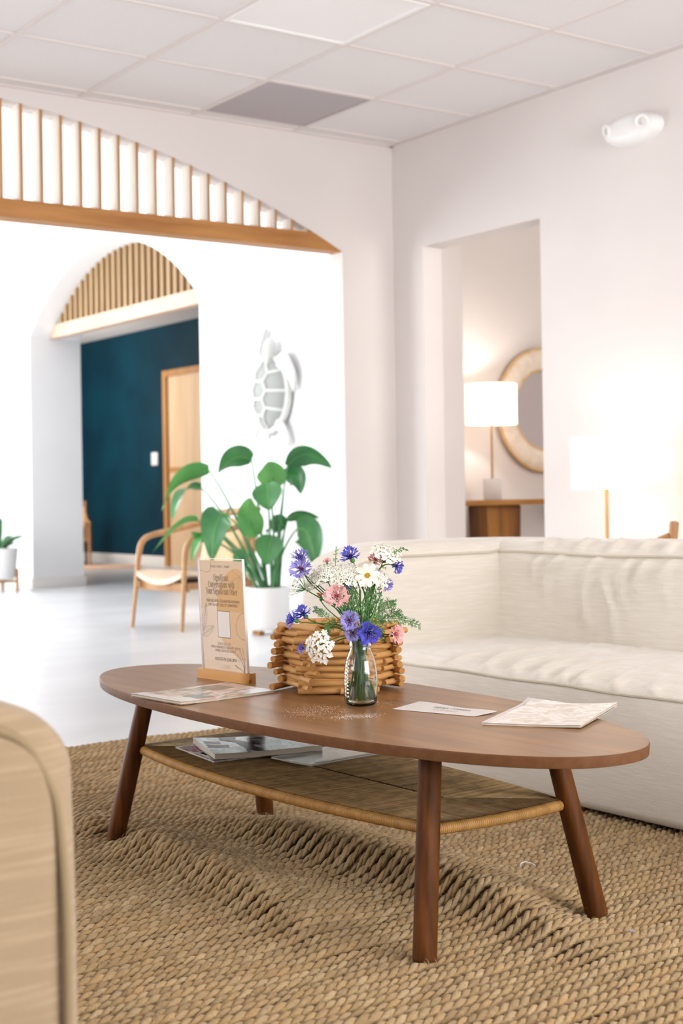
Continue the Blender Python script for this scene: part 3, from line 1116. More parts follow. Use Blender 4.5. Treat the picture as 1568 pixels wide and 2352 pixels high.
pb = [(2.735, 4.115, 0.05), (2.735, 4.112, 0.48), (2.75, 4.11, 0.55), (2.78, 4.11, 0.60)] + [(x, 4.112, 0.648 - fall(x) * 0.95) for x in np.linspace(2.84, 3.70, 8)]
tube('piping', smooth_path(pb, 4), PR, M_pipe, sofa, 6)
tube('corner_seam', [(SCX + 0.004, SCY - 0.002, 0.36), (SCX + 0.002, SCY - 0.003, 0.5), (SCX + 0.004, SCY - 0.002, 0.62), (SCX + 0.012, SCY + 0.004, 0.652)], 0.0035, M_pipe, sofa, 6)
for x_, y_ in ((2.80, 1.4), (3.7, 1.4), (2.80, 4.0), (3.7, 4.0)):
    lathe('foot', [(0.025, FLOOR if x_ > 3.15 else 0.0), (0.028, 0.05)], M_darkmetal, sofa, 12, loc=(x_, y_, 0))

# ------------------------------------------------------------------ foreground armchair
ach = thing('sofa', 'oatmeal linen sofa whose piped arm end fills the left foreground', 'sofa', (0, 0, 0))
def afall(x): return 0.062 * max(0.0, (x - 0.36) / 0.31) ** 2.0


AX1, AY0, AZ1 = 0.672, 1.45, 0.672
arm3 = puffy('arm', (-0.45, AY0, 0.0), (AX1, AY0 + 0.25, AZ1), 0.055, 0.03, M_linen2, ach, puff=(0.01, 0.012, 0.012, 0.005, 0, 0.01))
puffy('arm', (-0.45, AY0 + 2.15, 0.0), (AX1, AY0 + 2.4, AZ1), 0.055, 0.05, M_linen2, ach, puff=(0.01, 0.012, 0.012, 0.005, 0, 0.01))
puffy('seat', (-0.30, AY0 + 0.245, 0.0), (AX1 + 0.0, AY0 + 2.155, 0.38), 0.045, 0.05, M_linen2, ach, puff=(0, 0.012, 0, 0, 0, 0.02))
puffy('back', (-0.55, AY0 + 0.02, 0.0), (-0.26, AY0 + 2.38, 0.70), 0.06, 0.05, M_linen2, ach, puff=(0.01, 0.012, 0, 0, 0, 0.01))
for v in arm3.data.vertices:
    if v.co.z > 0.3:
        v.co.z -= afall(v.co.x) * (v.co.z - 0.3) / 0.372
ex_, ez_ = AX1 - 0.030, AZ1 - 0.030
pa = [(-0.42, AY0 + 0.004, ez_), (0.2, AY0 - 0.002, ez_ - 0.004)] + [(x, AY0 + 0.0, ez_ - afall(x) * 0.9) for x in (0.40, 0.47, 0.54)] + [(ex_ - 0.045, AY0 + 0.003, ez_ - afall(ex_ - 0.04) - 0.002), (ex_ - 0.014, AY0 + 0.004, ez_ - 0.085), (ex_, AY0 + 0.002, ez_ - 0.14), (ex_ + 0.004, AY0 - 0.004, 0.35), (ex_, AY0 + 0.004, 0.03)]
tube('piping', smooth_path(pa, 6), 0.0055, M_pipe2, ach, 8)

# ------------------------------------------------------------------ acrylic sign on the table
pA, pB = atz((453, 1556), ZT), atz((582, 1574), ZT)
sdir = (pB - pA); sdir.z = 0
ang = math.atan2(sdir.y, sdir.x)
SW = 0.186
sdn = sdir.normalized()
mid = pA + sdn * (SW / 2 + 0.006) + Vector((-sdn.y, sdn.x, 0)) * 0.017
sign = thing('sign_holder', 'clear acrylic sign with tan flyer in a wooden base on the table', 'sign', (mid.x, mid.y, ZT), ang)
# local: x along the base (to the viewer's right), -y towards the viewer
hw = SW / 2 + 0.006
bpoly = [(-hw, -0.017)]
for k in range(9):
    a = -math.pi / 2 + math.pi / 2 * k / 8
    bpoly.append((hw - 0.02 + 0.02 * math.cos(a), -0.017 + 0.02 + 0.02 * math.sin(a)))
bpoly += [(hw, 0.017), (-hw, 0.017)]
bm = bmesh.new()
add_prism(bm, bpoly[:-2] + [(hw, -0.0045), (-hw, -0.0045)], 2, 0.0, 0.024)
add_prism(bm, [(-hw, 0.0045), (hw, 0.0045), (hw, 0.017), (-hw, 0.017)], 2, 0.0, 0.024)
add_prism(bm, [(-hw, -0.0045), (hw, -0.0045), (hw, 0.0045), (-hw, 0.0045)], 2, 0.0, 0.008)
bobj('base', bm, M_beech, sign, False)
PW, PH = 0.176, 0.290
tilt = math.radians(2.4)
# the acrylic stands in the slot; page printed side towards -y
TM = Matrix.Translation((0, 0, 0.009)) @ Matrix.Rotation(tilt, 4, 'X')


def sbox(name, lo, hi, mat, parent):
    bm = bmesh.new()
    add_box(bm, lo, hi)
    bmesh.ops.transform(bm, matrix=TM, verts=bm.verts[:])
    return bobj(name, bm, mat, parent)


AW, AH = 0.186, 0.298
SQ = 0.815
sbox('acrylic_sheet', (-AW / 2, -0.0042, 0), (AW / 2, -0.0018, AH), M_acryl, sign)
sbox('acrylic_sheet', (-AW / 2, 0.0004, 0), (AW / 2, 0.0030, AH), M_acryl, sign)
for lo_, hi_ in (((-AW / 2 - 0.0006, -0.0042, 0), (-AW / 2, 0.003, AH)), ((AW / 2, -0.0042, 0), (AW / 2 + 0.0006, 0.003, AH)), ((-AW / 2, -0.0042, AH), (AW / 2, 0.003, AH + 0.0006))):
    sbox('acrylic_edge_glow', lo_, hi_, M_acredgeglow, sign)
page = sbox('flyer', (-PW / 2, -0.0010, 0.003), (PW / 2, -0.0004, 0.003 + PH), M_page, sign)


def pg(fx, fy, lay=1):
    """flyer fraction (0..1 from the left, 0..1 from the top) to local 3D"""
    return TM @ Vector((-PW / 2 + fx * PW, -0.0010 - 0.00006 * lay, 0.003 + PH * (1 - fy)))


def pgpoly(name, pts, mat, lay):
    V = [pg(x, y, lay) for x, y in pts]
    me = bpy.data.meshes.new(name)
    me.from_pydata(V, [], [tuple(range(len(V)))])
    return link_mesh(name, me, mat, page)


def pgline(name, pts, w, mat, lay=5):
    V, F = [], []
    P2 = [(x * PW, y * PH) for x, y in pts]
    for i, (x, y) in enumerate(P2):
        a, b = P2[max(0, i - 1)], P2[min(len(P2) - 1, i + 1)]
        dx, dy = b[0] - a[0], b[1] - a[1]
        L = math.hypot(dx, dy) or 1
        ox, oy = -dy / L * w / 2, dx / L * w / 2
        V += [pg((x + ox) / PW, (y + oy) / PH, lay), pg((x - ox) / PW, (y - oy) / PH, lay)]
    F = [(2 * i, 2 * i + 1, 2 * i + 3, 2 * i + 2) for i in range(len(P2) - 1)]
    return pyobj(name, V, F, mat, page)


def sp2(pts, n=8):
    return [(p.x, p.y) for p in smooth_path([(x, y, 0) for x, y in pts], n)]


pgpoly('print_shape', [(0, 0.47)] + sp2([(0.0, 0.43), (0.2, 0.40), (0.36, 0.36), (0.52, 0.40), (0.62, 0.60), (0.8, 0.78), (1.0, 0.80)]) + [(1, 0.84), (1, 1), (0, 1)], M_page2, 1)
pgpoly('print_shape', sp2([(1.0, 0.10), (0.90, 0.066), (0.76, 0.072), (0.62, 0.12), (0.5, 0.20), (0.41, 0.30), (0.37, 0.40), (0.37, 0.48)]) + [(1.0, 0.48)], M_page3, 2)
pgpoly('print_shape', [(1.0, 0.44)] + sp2([(0.365, 0.44), (0.37, 0.56), (0.43, 0.66), (0.56, 0.75), (0.72, 0.81), (0.88, 0.845), (1.0, 0.855)]), M_page4, 3)
pgline('print_line', sp2([(0.27, 0.0), (0.27, 0.05), (0.24, 0.09), (0.17, 0.105), (0.08, 0.095), (0.0, 0.09)]), 0.0008, M_ink2)
pgline('print_line', sp2([(1.0, 0.44), (0.92, 0.455), (0.84, 0.50), (0.80, 0.56), (0.83, 0.63), (0.90, 0.665), (1.0, 0.675)]), 0.0009, M_ink)


def outline_leaf(base, tip, wid, veins=6):
    bx, by = base; tx, ty = tip
    dx, dy = tx - bx, ty - by
    L = math.hypot(dx * PW, dy * PH)
    nx, ny = -dy * PH / L, dx * PW / L
    def pt(t, s):
        return (bx + dx * t + nx * s * wid * PH / PW, by + dy * t + ny * s * wid)
    prof = [(t / 10, math.sin(math.pi * (t / 10) ** 0.8)) for t in range(11)]
    for s in (-1, 1):
        pgline('print_leaf', [pt(t, s * w_) for t, w_ in prof], 0.0006, M_ink)
    pgline('print_leaf', [pt(0, 0), pt(1, 0)], 0.0006, M_ink)
    for k in range(1, veins + 1):
        t = k / (veins + 1.5)
        for s in (-1, 1):
            pgline('print_leaf', [pt(t, 0), pt(min(0.97, t + 0.10), s * 0.8 * math.sin(math.pi * (t + 0.08) ** 0.8))], 0.0004, M_ink2)


outline_leaf((0.02, 0.62), (0.12, 0.38), 0.035, 8)
outline_leaf((0.0, 0.665), (0.28, 0.575), 0.04, 7)
for k in range(7):
    a = math.radians(150 + k * 27)
    pgline('print_leaf', [(0.93, 0.13), (0.93 + 0.20 * math.cos(a), 0.13 - 0.11 * math.sin(a))], 0.0005, M_page4 if k % 2 else M_ink2)
for (bx, by, tx, ty) in ((0.95, 0.985, 0.80, 0.80), (0.95, 0.985, 0.86, 0.76), (0.95, 0.985, 0.74, 0.90), (0.95, 0.985, 0.93, 0.74)):
    pgline('print_grass', sp2([(bx, by), (bx + (tx - bx) * 0.3 + 0.02, by + (ty - by) * 0.5), (tx, ty)]), 0.0012, M_ink)
    for q in range(4):
        t = 0.6 + q * 0.1
        x_, y_ = bx + (tx - bx) * t, by + (ty - by) * t
        pgline('print_grass', [(x_, y_), (x_ - 0.04, y_ - 0.012)], 0.0006, M_ink2)
# white card where the code stood, left blank
pgpoly('print_card', [(0.375, 0.437), (0.665, 0.437), (0.665, 0.672), (0.375, 0.672)], M_inkdark, 4)
pgpoly('print_card', [(0.382, 0.442), (0.658, 0.442), (0.658, 0.667), (0.382, 0.667)], M_white, 5)


def pgtext(s, fx, fy, h, mat, sx=1.0, bold=0.0):
    o = pg(fx, fy, 7)
    ex, ez = TM.to_3x3() @ Vector((1, 0, 0)), TM.to_3x3() @ Vector((0, 0, 1))
    n = ex.cross(ez)
    Mx = Matrix((ex, ez, n)).transposed().to_4x4()
    Mx.translation = o
    return text_mesh('print_text', s, h * 1.38, mat, page, Mx, sx * SQ, bold=bold)


pgtext('PROCESS  |  PROTECT  |  PREVENT', 0.49, 0.052, 0.0058, M_ink2, 0.80)
pgtext('CREATING SAFER, STRONGER RELATIONSHIPS', 0.52, 0.352, 0.0074, M_ink, 0.80)
pgtext('FOR THE NEXT LEVEL OF COMMITMENT', 0.52, 0.388, 0.0074, M_ink, 0.80)
pgtext('STARTS: JULY 12TH', 0.51, 0.727, 0.0066, M_ink2, 0.86)
pgtext('WHEN: WEDNESDAYS @ 6:30 PM - 8:00 PM', 0.53, 0.757, 0.0066, M_ink2, 0.86)
pgtext('WHERE: NORTH HILLS OFFICE', 0.53, 0.787, 0.0066, M_ink2, 0.86)
pgtext('REGISTER BY JUNE 28TH', 0.53, 0.862, 0.0084, M_ink, 0.88)
pgtext('C CHRO', 0.52, 0.928, 0.0100, M_inkfaint, 0.85)

# condensed high-contrast serif lettering for the heading
TK, HR = 0.088, 0.026


class Glyphs:
    def __init__(s): s.V, s.F, s.x = [], [], 0.0
    def quad(s, pts):
        o = len(s.V)
        s.V += [(s.x + a, b) for a, b in pts]
        s.F.append(tuple(range(o, o + len(pts))))
    def rect(s, x0, y0, x1, y1): s.quad([(x0, y0), (x1, y0), (x1, y1), (x0, y1)])
    def stroke(s, pts, w0, w1=None):
        w1 = w0 if w1 is None else w1
        for i in range(len(pts) - 1):
            (a, b), (c, d) = pts[i], pts[i + 1]
            L = math.hypot(c - a, d - b) or 1
            nx, ny = -(d - b) / L, (c - a) / L
            u = (w0 + (w1 - w0) * i / max(1, len(pts) - 1)) / 2
            v = (w0 + (w1 - w0) * (i + 1) / max(1, len(pts) - 1)) / 2
            s.quad([(a + nx * u, b + ny * u), (a - nx * u, b - ny * u), (c - nx * v, d - ny * v), (c + nx * v, d + ny * v)])
    def stem(s, x, y0, y1, top='l', bot=True):
        s.rect(x, y0, x + TK, y1)
        if bot: s.rect(x - 0.05, y0, x + TK + 0.05, y0 + HR)
        if top == 'l': s.rect(x - 0.05, y1 - HR, x + TK, y1)
        if top == 'b': s.rect(x - 0.05, y1 - HR, x + TK + 0.05, y1)
    def arc(s, cx, cy, rx, ry, a0, a1, n=14):
        pr = None
        for i in range(n + 1):
            a = math.radians(a0 + (a1 - a0) * i / n)
            w = HR + (TK - HR) * abs(math.cos(a)) ** 1.5
            c, d = math.cos(a), math.sin(a)
            o_ = (cx + rx * c, cy + ry * d)
            i_ = (cx + (rx - w) * c, cy + (ry - min(w, HR * 1.2 + (w - HR) * 0.3)) * d)
            if pr: s.quad([pr[0], pr[1], i_, o_])
            pr = (o_, i_)
    def put(s, ch):
        X = 0.56
        if ch == ' ': adv = 0.20
        elif ch == 'i':
            s.stem(0.06, 0, X); s.arc(0.11, X + 0.16, 0.062, 0.062, 0, 360, 10); s.rect(0.07, X + 0.12, 0.15, X + 0.2); adv = 0.24
        elif ch == 'n':
            s.stem(0.06, 0, X); s.arc(0.21, X - 0.13, 0.15, 0.13, 0, 150); s.stem(0.255, 0, X - 0.12, None); adv = 0.43
        elif ch == 'h':
            s.stem(0.06, 0, 0.80); s.arc(0.21, X - 0.13, 0.15, 0.13, 0, 150); s.stem(0.255, 0, X - 0.12, None); adv = 0.43
        elif ch == 'r':
            s.stem(0.06, 0, X); s.stroke([(0.15, X - 0.12), (0.20, X - 0.04), (0.27, X - 0.03)], HR * 1.2); s.rect(0.23, X - 0.13, 0.30, X - 0.02); adv = 0.32
        elif ch == 'u':
            s.stem(0.05, 0.13, X, 'l', False); s.arc(0.20, 0.13, 0.15, 0.13, 180, 330); s.stem(0.255, 0, X, 'l', False); s.rect(0.25, 0, 0.41, HR); adv = 0.43
        elif ch == 'o': s.arc(0.19, X / 2, 0.165, X / 2 + 0.01, 0, 360, 26); adv = 0.38
        elif ch == 'O': s.arc(0.25, 0.37, 0.22, 0.385, 0, 360, 28); adv = 0.50
        elif ch == 'c':
            s.arc(0.19, X / 2, 0.165, X / 2 + 0.01, 50, 310, 20); s.rect(0.24, X - 0.17, 0.32, X - 0.07); adv = 0.35
        elif ch == 'C':
            s.arc(0.25, 0.37, 0.22, 0.385, 48, 312, 24); s.rect(0.385, 0.50, 0.415, 0.75); s.rect(0.385, 0.0, 0.415, 0.20); adv = 0.46
        elif ch == 'e':
            s.arc(0.19, X / 2, 0.165, X / 2 + 0.01, 0, 312, 24); s.rect(0.06, X / 2, 0.34, X / 2 + HR); adv = 0.37
        elif ch == 'a':
            s.arc(0.18, X - 0.15, 0.15, 0.16, 0, 165, 12); s.rect(0.225, 0, 0.225 + TK, X - 0.14); s.rect(0.225, 0, 0.38, HR); s.arc(0.17, 0.16, 0.14, 0.165, 60, 330, 16); s.rect(0.035, X - 0.2, 0.10, X - 0.11); adv = 0.39
        elif ch == 't':
            s.rect(0.08, 0.06, 0.08 + TK, X + 0.13); s.rect(0.0, X - HR, 0.28, X); s.stroke([(0.13, 0.05), (0.2, 0.015), (0.27, 0.06)], HR * 1.4); adv = 0.28
        elif ch == 'f':
            s.stem(0.08, 0, 0.66, None); s.rect(0.0, X - HR, 0.27, X); s.arc(0.21, 0.66, 0.13, 0.15, 40, 180, 10); s.rect(0.25, 0.66, 0.33, 0.75); adv = 0.28
        elif ch == 'v' or ch == 'w':
            def vee(o):
                s.stroke([(o + 0.05, X), (o + 0.17, 0.0)], TK); s.stroke([(o + 0.17, 0.0), (o + 0.28, X)], HR); s.rect(o - 0.02, X - HR, o + 0.14, X)
            vee(0.03); adv = 0.34
            if ch == 'w': vee(0.24); adv = 0.55
            s.rect(adv - 0.13, X - HR, adv + 0.02, X)
        elif ch == 's' or ch == 'S':
            h = X if ch == 's' else 0.76
            w_ = 0.28 if ch == 's' else 0.38
            pts = [(w_ * 0.92, h * 0.80), (w_ * 0.80, h * 0.95), (w_ * 0.5, h * 1.0), (w_ * 0.2, h * 0.92), (w_ * 0.13, h * 0.76), (w_ * 0.25, h * 0.62), (w_ * 0.6, h * 0.46), (w_ * 0.86, h * 0.30), (w_ * 0.82, h * 0.12), (w_ * 0.5, 0.01), (w_ * 0.2, h * 0.06), (w_ * 0.08, h * 0.22)]
            for i in range(len(pts) - 1):
                ws = [HR, HR, HR, 0.06, 0.09, TK, TK * 1.1, 0.09, 0.05, HR, HR]
                s.stroke([pts[i], pts[i + 1]], ws[i], ws[min(i + 1, 10)])
            s.rect(w_ * 0.9, h * 0.70, w_ * 0.9 + HR, h); s.rect(0.02, 0, 0.02 + HR, h * 0.3)
            adv = w_ + 0.06
        elif ch == 'g':
            s.arc(0.17, X - 0.17, 0.145, 0.18, 0, 360, 20); s.stroke([(0.10, 0.20), (0.06, 0.12), (0.12, 0.06), (0.28, 0.04)], HR * 1.6, TK * 0.8)
            s.arc(0.19, -0.09, 0.175, 0.125, 0, 360, 20); s.stroke([(0.26, X - 0.04), (0.36, X + 0.02)], HR * 1.6); adv = 0.39
        elif ch == 'Y':
            s.stem(0.19, 0, 0.36, None); s.stroke([(0.05, 0.75), (0.24, 0.34)], TK); s.stroke([(0.25, 0.34), (0.42, 0.75)], HR)
            s.rect(-0.01, 0.73, 0.16, 0.76); s.rect(0.35, 0.73, 0.49, 0.76); adv = 0.45
        else: adv = 0.3
        s.x += adv


def serif(line, fx, fy, cap):
    g = Glyphs()
    for ch in line: g.put(ch)
    sc = cap / 0.76
    wd = g.x
    V = [pg(fx + (x - wd / 2) * sc * SQ / PW, fy - (y - 0.3) * sc / PH, 7) for x, y in g.V]
    pyobj('print_heading', V, g.F, M_ink, page)


serif('Significant', 0.50, 0.152, 0.0160)
serif('Conversations with', 0.50, 0.212, 0.0160)
serif('Your Significant Other', 0.50, 0.272, 0.0160)


# ------------------------------------------------------------------ magazines and papers
def sheet_stack(name, label, corners, z, th, mats, lift=None, group=None, cat='magazine', nu=14, nv=10, leaves=3):
    """corners: four xy points in order; mats: (cover, pages)"""
    c = [Vector((p[0], p[1], 0)) for p in corners]
    ctr = sum(c, Vector()) / 4
    t = thing(name, label, cat, (ctr.x, ctr.y, z), 0, group)
    lift = lift or (lambda u, v: 0.0)

    def P(u, v):
        return c[0] * (1 - u) * (1 - v) + c[1] * u * (1 - v) + c[2] * u * v + c[3] * (1 - u) * v - ctr

    def slab(nm, z0, z1, mat, k, inset):
        V, F = [], []
        for s in (0, 1):
            for i in range(nu + 1):
                for j in range(nv + 1):
                    u, v = inset + (1 - 2 * inset) * i / nu, inset + (1 - 2 * inset) * j / nv
                    p = P(u, v)
                    V.append((p.x, p.y, (z1 if s else z0) + k * lift(u, v)))
        m = (nu + 1) * (nv + 1)
        for i in range(nu):
            for j in range(nv):
                a = i * (nv + 1) + j
                F.append((a, a + nv + 1, a + nv + 2, a + 1))
                F.append((m + a, m + a + 1, m + a + nv + 2, m + a + nv + 1))
        bd = [i * (nv + 1) for i in range(nu + 1)] + [nu * (nv + 1) + j for j in range(1, nv + 1)] + [i * (nv + 1) + nv for i in range(nu - 1, -1, -1)] + [j for j in range(nv - 1, 0, -1)]
        for i in range(len(bd)):
            a, b = bd[i], bd[(i + 1) % len(bd)]
            F.append((a, b, m + b, m + a))
        o = pyobj(nm, V, F, mat, t, True, angle=40)
        return o
    if th > 0.0015:
        slab('pages', 0.0005, th - 0.0005, mats[1], 0.8, 0.006)
        slab('back_cover', 0.0, 0.0004, mats[0], 0.5, 0.0)
    cv = slab('cover', max(0.0, th - 0.0004), th, mats[0], 1.0, 0.0)
    return t, cv, P


def cover_mat(name, cols, sc, rough=0.22):
    m = bpy.data.materials.new(name)
    m.use_nodes = True
    nt = m.node_tree
    b = nt.nodes['Principled BSDF']
    b.inputs['Roughness'].default_value = rough
    tc = nt.nodes.new('ShaderNodeTexCoord')
    mp = nt.nodes.new('ShaderNodeMapping'); mp.inputs['Scale'].default_value = sc
    n = nt.nodes.new('ShaderNodeTexNoise'); n.inputs['Scale'].default_value = 1.0; n.inputs['Detail'].default_value = 2.5; n.inputs['Distortion'].default_value = 0.6
    r = nt.nodes.new('ShaderNodeValToRGB')
    els = r.color_ramp.elements
    while len(els) < len(cols): els.new(0.5)
    for i, cc in enumerate(cols):
        els[i].position = 0.30 + 0.40 * i / (len(cols) - 1)
        els[i].color = lin(cc)
    nt.links.new(tc.outputs['Object'], mp.inputs[0]); nt.links.new(mp.outputs[0], n.inputs['Vector'])
    nt.links.new(n.outputs['Fac'], r.inputs[0]); nt.links.new(r.outputs[0], b.inputs['Base Color'])
    return m


ZM = ZT + 0.0004
cm = cover_mat('magazine cover warm photo', ['#c7c2c6', '#c08e78', '#d9cfcb', '#8a7d6c', '#e2c4ad', '#b9b4b6'], (9, 22, 5))
m1, cv, Pm = sheet_stack('magazine', 'glossy magazine with blush and grey photo cover at the table edge before the sign', [atz(p, ZM)[:2] for p in ((300, 1601), (415, 1621), (631, 1591), (522, 1572))], ZM, 0.0055, (cm, M_pages), lambda u, v: 0.003 * max(0, 0.25 - v) * 4)
for (u0, u1, v0, v1, col) in ((0.0, 1.0, 0.0, 0.13, '#ded6d4'), (0.55, 0.98, 0.02, 0.22, '#d8cdc6'), (0.72, 1.0, 0.72, 1.0, '#d3d3d4'), (0.60, 0.86, 0.24, 0.42, '#7d827c'), (0.1, 0.45, 0.62, 0.85, '#7f7465')):
    V = []
    for u, v in ((u0, v0), (u1, v0), (u1, v1), (u0, v1)):
        p = Pm(u, v); V.append((p.x, p.y, 0.0058 + 0.003 * max(0, 0.25 - v) * 4))
    pyobj('cover_print', V, [(0, 1, 2, 3)], pmat('cover print ' + col, col, rough=0.25), cv)
dv_ = (Pm(0.8, 0.75) - Pm(0.8, 0.35)); dv_.normalize()
dn_ = Vector((-dv_.y, dv_.x, 0))
Mx = Matrix((dv_, dn_, Vector((0, 0, 1)))).transposed().to_4x4(); Mx.translation = Pm(0.74, 0.53) + Vector((0, 0, 0.0062))
V, F = [], []
tube_vf([Mx @ Vector((-0.045 + 0.0015 * k, 0.0022 * math.sin(k * 1.3) + 0.0012 * math.sin(k * 0.5), 0.0)) for k in range(61)], 0.0004, 4, True, V, F)
pyobj('cover_scrawl', V, F, M_white, cv)   # illegible white handwriting

cp = [atz(p, ZM)[:2] for p in ((900, 1629), (962, 1612), (1142, 1637), (1088, 1646))]
pp, cv, Pp = sheet_stack('guest_notice', 'small white paper notice with wifi text lying beside the vase', cp, ZM, 0.0006, (M_paper, M_paper), lambda u, v: 0.008 * max(0, v - 0.75) ** 1.0 * u + 0.006 * max(0, u - 0.7) * (0.4 + 0.6 * math.sin(v * 9)), cat='paper')
dv_ = (Pp(0.5, 0.2) - Pp(0.5, 0.8)); dv_.normalize()
dn_ = Vector((-dv_.y, dv_.x, 0))
for s_, u_, h_ in (('Guest WiFi', 0.66, 0.021), ('line one', 0.45, 0.008), ('line two', 0.33, 0.007)):
    Mx = Matrix((dv_, dn_, Vector((0, 0, 1)))).transposed().to_4x4(); Mx.translation = Pp(u_, 0.55) + Vector((0, 0, 0.0014 + 0.004 * max(0, u_ - 0.55)))
    if s_ == 'Guest WiFi':
        text_mesh('lettering', s_, h_, M_inkdark, cv, Mx, 1.0, lean=0.25)
    else:
        for q in range(7):       # illegible small print: short dashes
            V = []
            for a, b in ((q * 0.009 - 0.03, 0), (q * 0.009 - 0.03 + 0.006, 0), (q * 0.009 - 0.03 + 0.006, 0.0016), (q * 0.009 - 0.03, 0.0016)):
                V.append(Mx @ Vector((a, b, 0)))
            pyobj('small_print', V, [(0, 1, 2, 3)], M_ink2, cv)

cm = cover_mat('magazine cover pale photo', ['#efe6da', '#cfc3b4', '#f2ebe2', '#d3c8c2', '#efe5d8'], (16, 16, 5), 0.3)
cr = [atz(p, ZM)[:2] for p in ((1105, 1664), (1212, 1614), (1418, 1627), (1333, 1674))]


def curl(u, v): return 0.010 * max(0, v - 0.45) ** 1.4 * 2 * (0.4 + 0.6 * u) + 0.012 * max(0, u - 0.85) * max(0, 0.5 - v) * 8


m2, cv, Pm = sheet_stack('magazine', 'pale cream magazine with curling corner at the right end of the table', cr, ZM, 0.0042, (cm, M_pages), curl)
V = []
for i in range(9):
    u = i / 8
    for v in (0.0, 0.045):
        p = Pm(u, v); V.append((p.x, p.y, 0.0045 + curl(u, v)))
pyobj('cover_print', V, [(2 * i, 2 * i + 1, 2 * i + 3, 2 * i + 2) for i in range(8)], pmat('grey lilac print', '#cdc4c2', rough=0.3), cv)

ZS1 = ZS + 0.0135
cm = cover_mat('magazine cover crimson', ['#7a2238', '#b9b3b4', '#5c1f30', '#d9d4d2', '#93434f'], (14, 30, 5))
m0, cv, Pm = sheet_stack('magazine', 'crimson and white magazine at the bottom of the pile on the woven shelf', [atz(p, ZS1)[:2] for p in ((402, 1718), (490, 1752), (735, 1722), (560, 1700))], ZS1, 0.004, (cm, M_pages))
for (u0, u1, v0, v1, col) in ((0.08, 0.45, 0.03, 0.30, '#7c1f36'), (0.45, 0.70, 0.02, 0.28, '#c9c2c0'), (0.70, 0.95, 0.02, 0.24, '#d6d2d0'), (0.50, 0.66, 0.06, 0.16, '#8c2f44')):
    V = [tuple(Pm(u, v))[:2] + (0.0043,) for u, v in ((u0, v0), (u1, v0), (u1, v1), (u0, v1))]
    pyobj('cover_print', V, [(0, 1, 2, 3)], pmat('cover print ' + col, col, rough=0.3), cv)
cm = cover_mat('magazine cover snowy photo', ['#d9dde0', '#8f9698', '#3a3234', '#e6e8ea', '#b4bbc0', '#e2e4e6'], (13, 9, 5))
Z2 = ZS1 + 0.0046
m3, cv, Pm = sheet_stack('magazine', 'thick glossy magazine with black and icy white cover topmost on the woven shelf', [atz(p, Z2 + 0.008)[:2] for p in ((442, 1702), (492, 1740), (742, 1716), (640, 1692))], Z2, 0.013, (cm, M_pages), lambda u, v: 0.004 * max(0, 0.3 - v) * 3)
for pts_, col in (([(0.0, 0.30), (0.15, 0.26), (0.35, 0.36), (0.6, 0.36), (0.85, 0.34), (1.0, 0.40), (1.0, 0.46), (0.7, 0.46), (0.45, 0.50), (0.2, 0.42), (0.0, 0.50)], '#2e2528'),
                  ([(0.45, 0.04), (0.62, 0.03), (0.66, 0.22), (0.52, 0.26)], '#7c5a50'), ([(0.25, 0.06), (0.38, 0.05), (0.42, 0.2), (0.3, 0.22)], '#8a7f7a')):
    V = [tuple(Pm(u, v))[:2] + (0.0134 + 0.004 * max(0, 0.3 - v) * 3,) for u, v in pts_]
    pyobj('cover_print', V, [tuple(range(len(V)))], pmat('cover print ' + col, col, rough=0.3), cv)
cm = cover_mat('magazine cover pale landscape', ['#c6cbc8', '#e0e0da', '#9aa09a', '#b9b2a2', '#dfe2e0'], (6, 14, 5))
m4, cv, Pm = sheet_stack('magazine', 'thin pale landscape magazine lying alone mid shelf beside the pile', [atz(p, ZS1)[:2] for p in ((622, 1742), (714, 1762), (880, 1733), (760, 1716))], ZS1, 0.004, (cm, M_pages), lambda u, v: 0.003 * max(0, u - 0.6) * 2)
V = []
for u, v in ((0.9, 0.1), (1.0, 0.1), (1.0, 1.0), (0.9, 1.0)):
    p = Pm(u, v); V.append((p.x, p.y, 0.0044 + 0.003 * max(0, u - 0.6) * 2))
pyobj('cover_print', V, [(0, 1, 2, 3)], pmat('brown print', '#4a3b2e', rough=0.3), cv)

# ------------------------------------------------------------------ stick basket
bk = Vector((1.975, 2.835))
bas = thing('stick_basket', 'round open basket stacked from peeled honey wood sticks on the table', 'basket', (bk.x, bk.y, ZT))
rb = random.Random(5)
stick_me = []
for q in range(6):
    V, F = [], []
    sd = 10
    L = 1.0
    secs = 9
    for i in range(secs):
        t = i / (secs - 1)
        taper = 1 - 0.12 * t + 0.03 * math.sin(7 * t + q)
        bend = 0.10 * math.sin(math.pi * t + q) * (0.5 + 0.3 * (q % 3))
        for k in range(sd):
            a = 2 * math.pi * k / sd
            V.append((t - 0.5, bend * 0.5 + taper * math.cos(a), taper * math.sin(a)))
    for i in range(secs - 1):
        for k in range(sd):
            F.append((i * sd + k, i * sd + (k + 1) % sd, (i + 1) * sd + (k + 1) % sd, (i + 1) * sd + k))
    F.append(tuple(reversed(range(sd)))); F.append(tuple((secs - 1) * sd + k for k in range(sd)))
    me = bpy.data.meshes.new('stick')
    me.from_pydata(V, [], F)
    me.shade_smooth(); me.set_sharp_from_angle(angle=math.radians(50))
    me.materials.append(M_stick); me.materials.append(M_stickend)
    me.polygons[len(F) - 1].material_index = 1; me.polygons[len(F) - 2].material_index = 1
    stick_me.append(me)
LAY = 9
lh = 0.0168
HEXR = 0.128
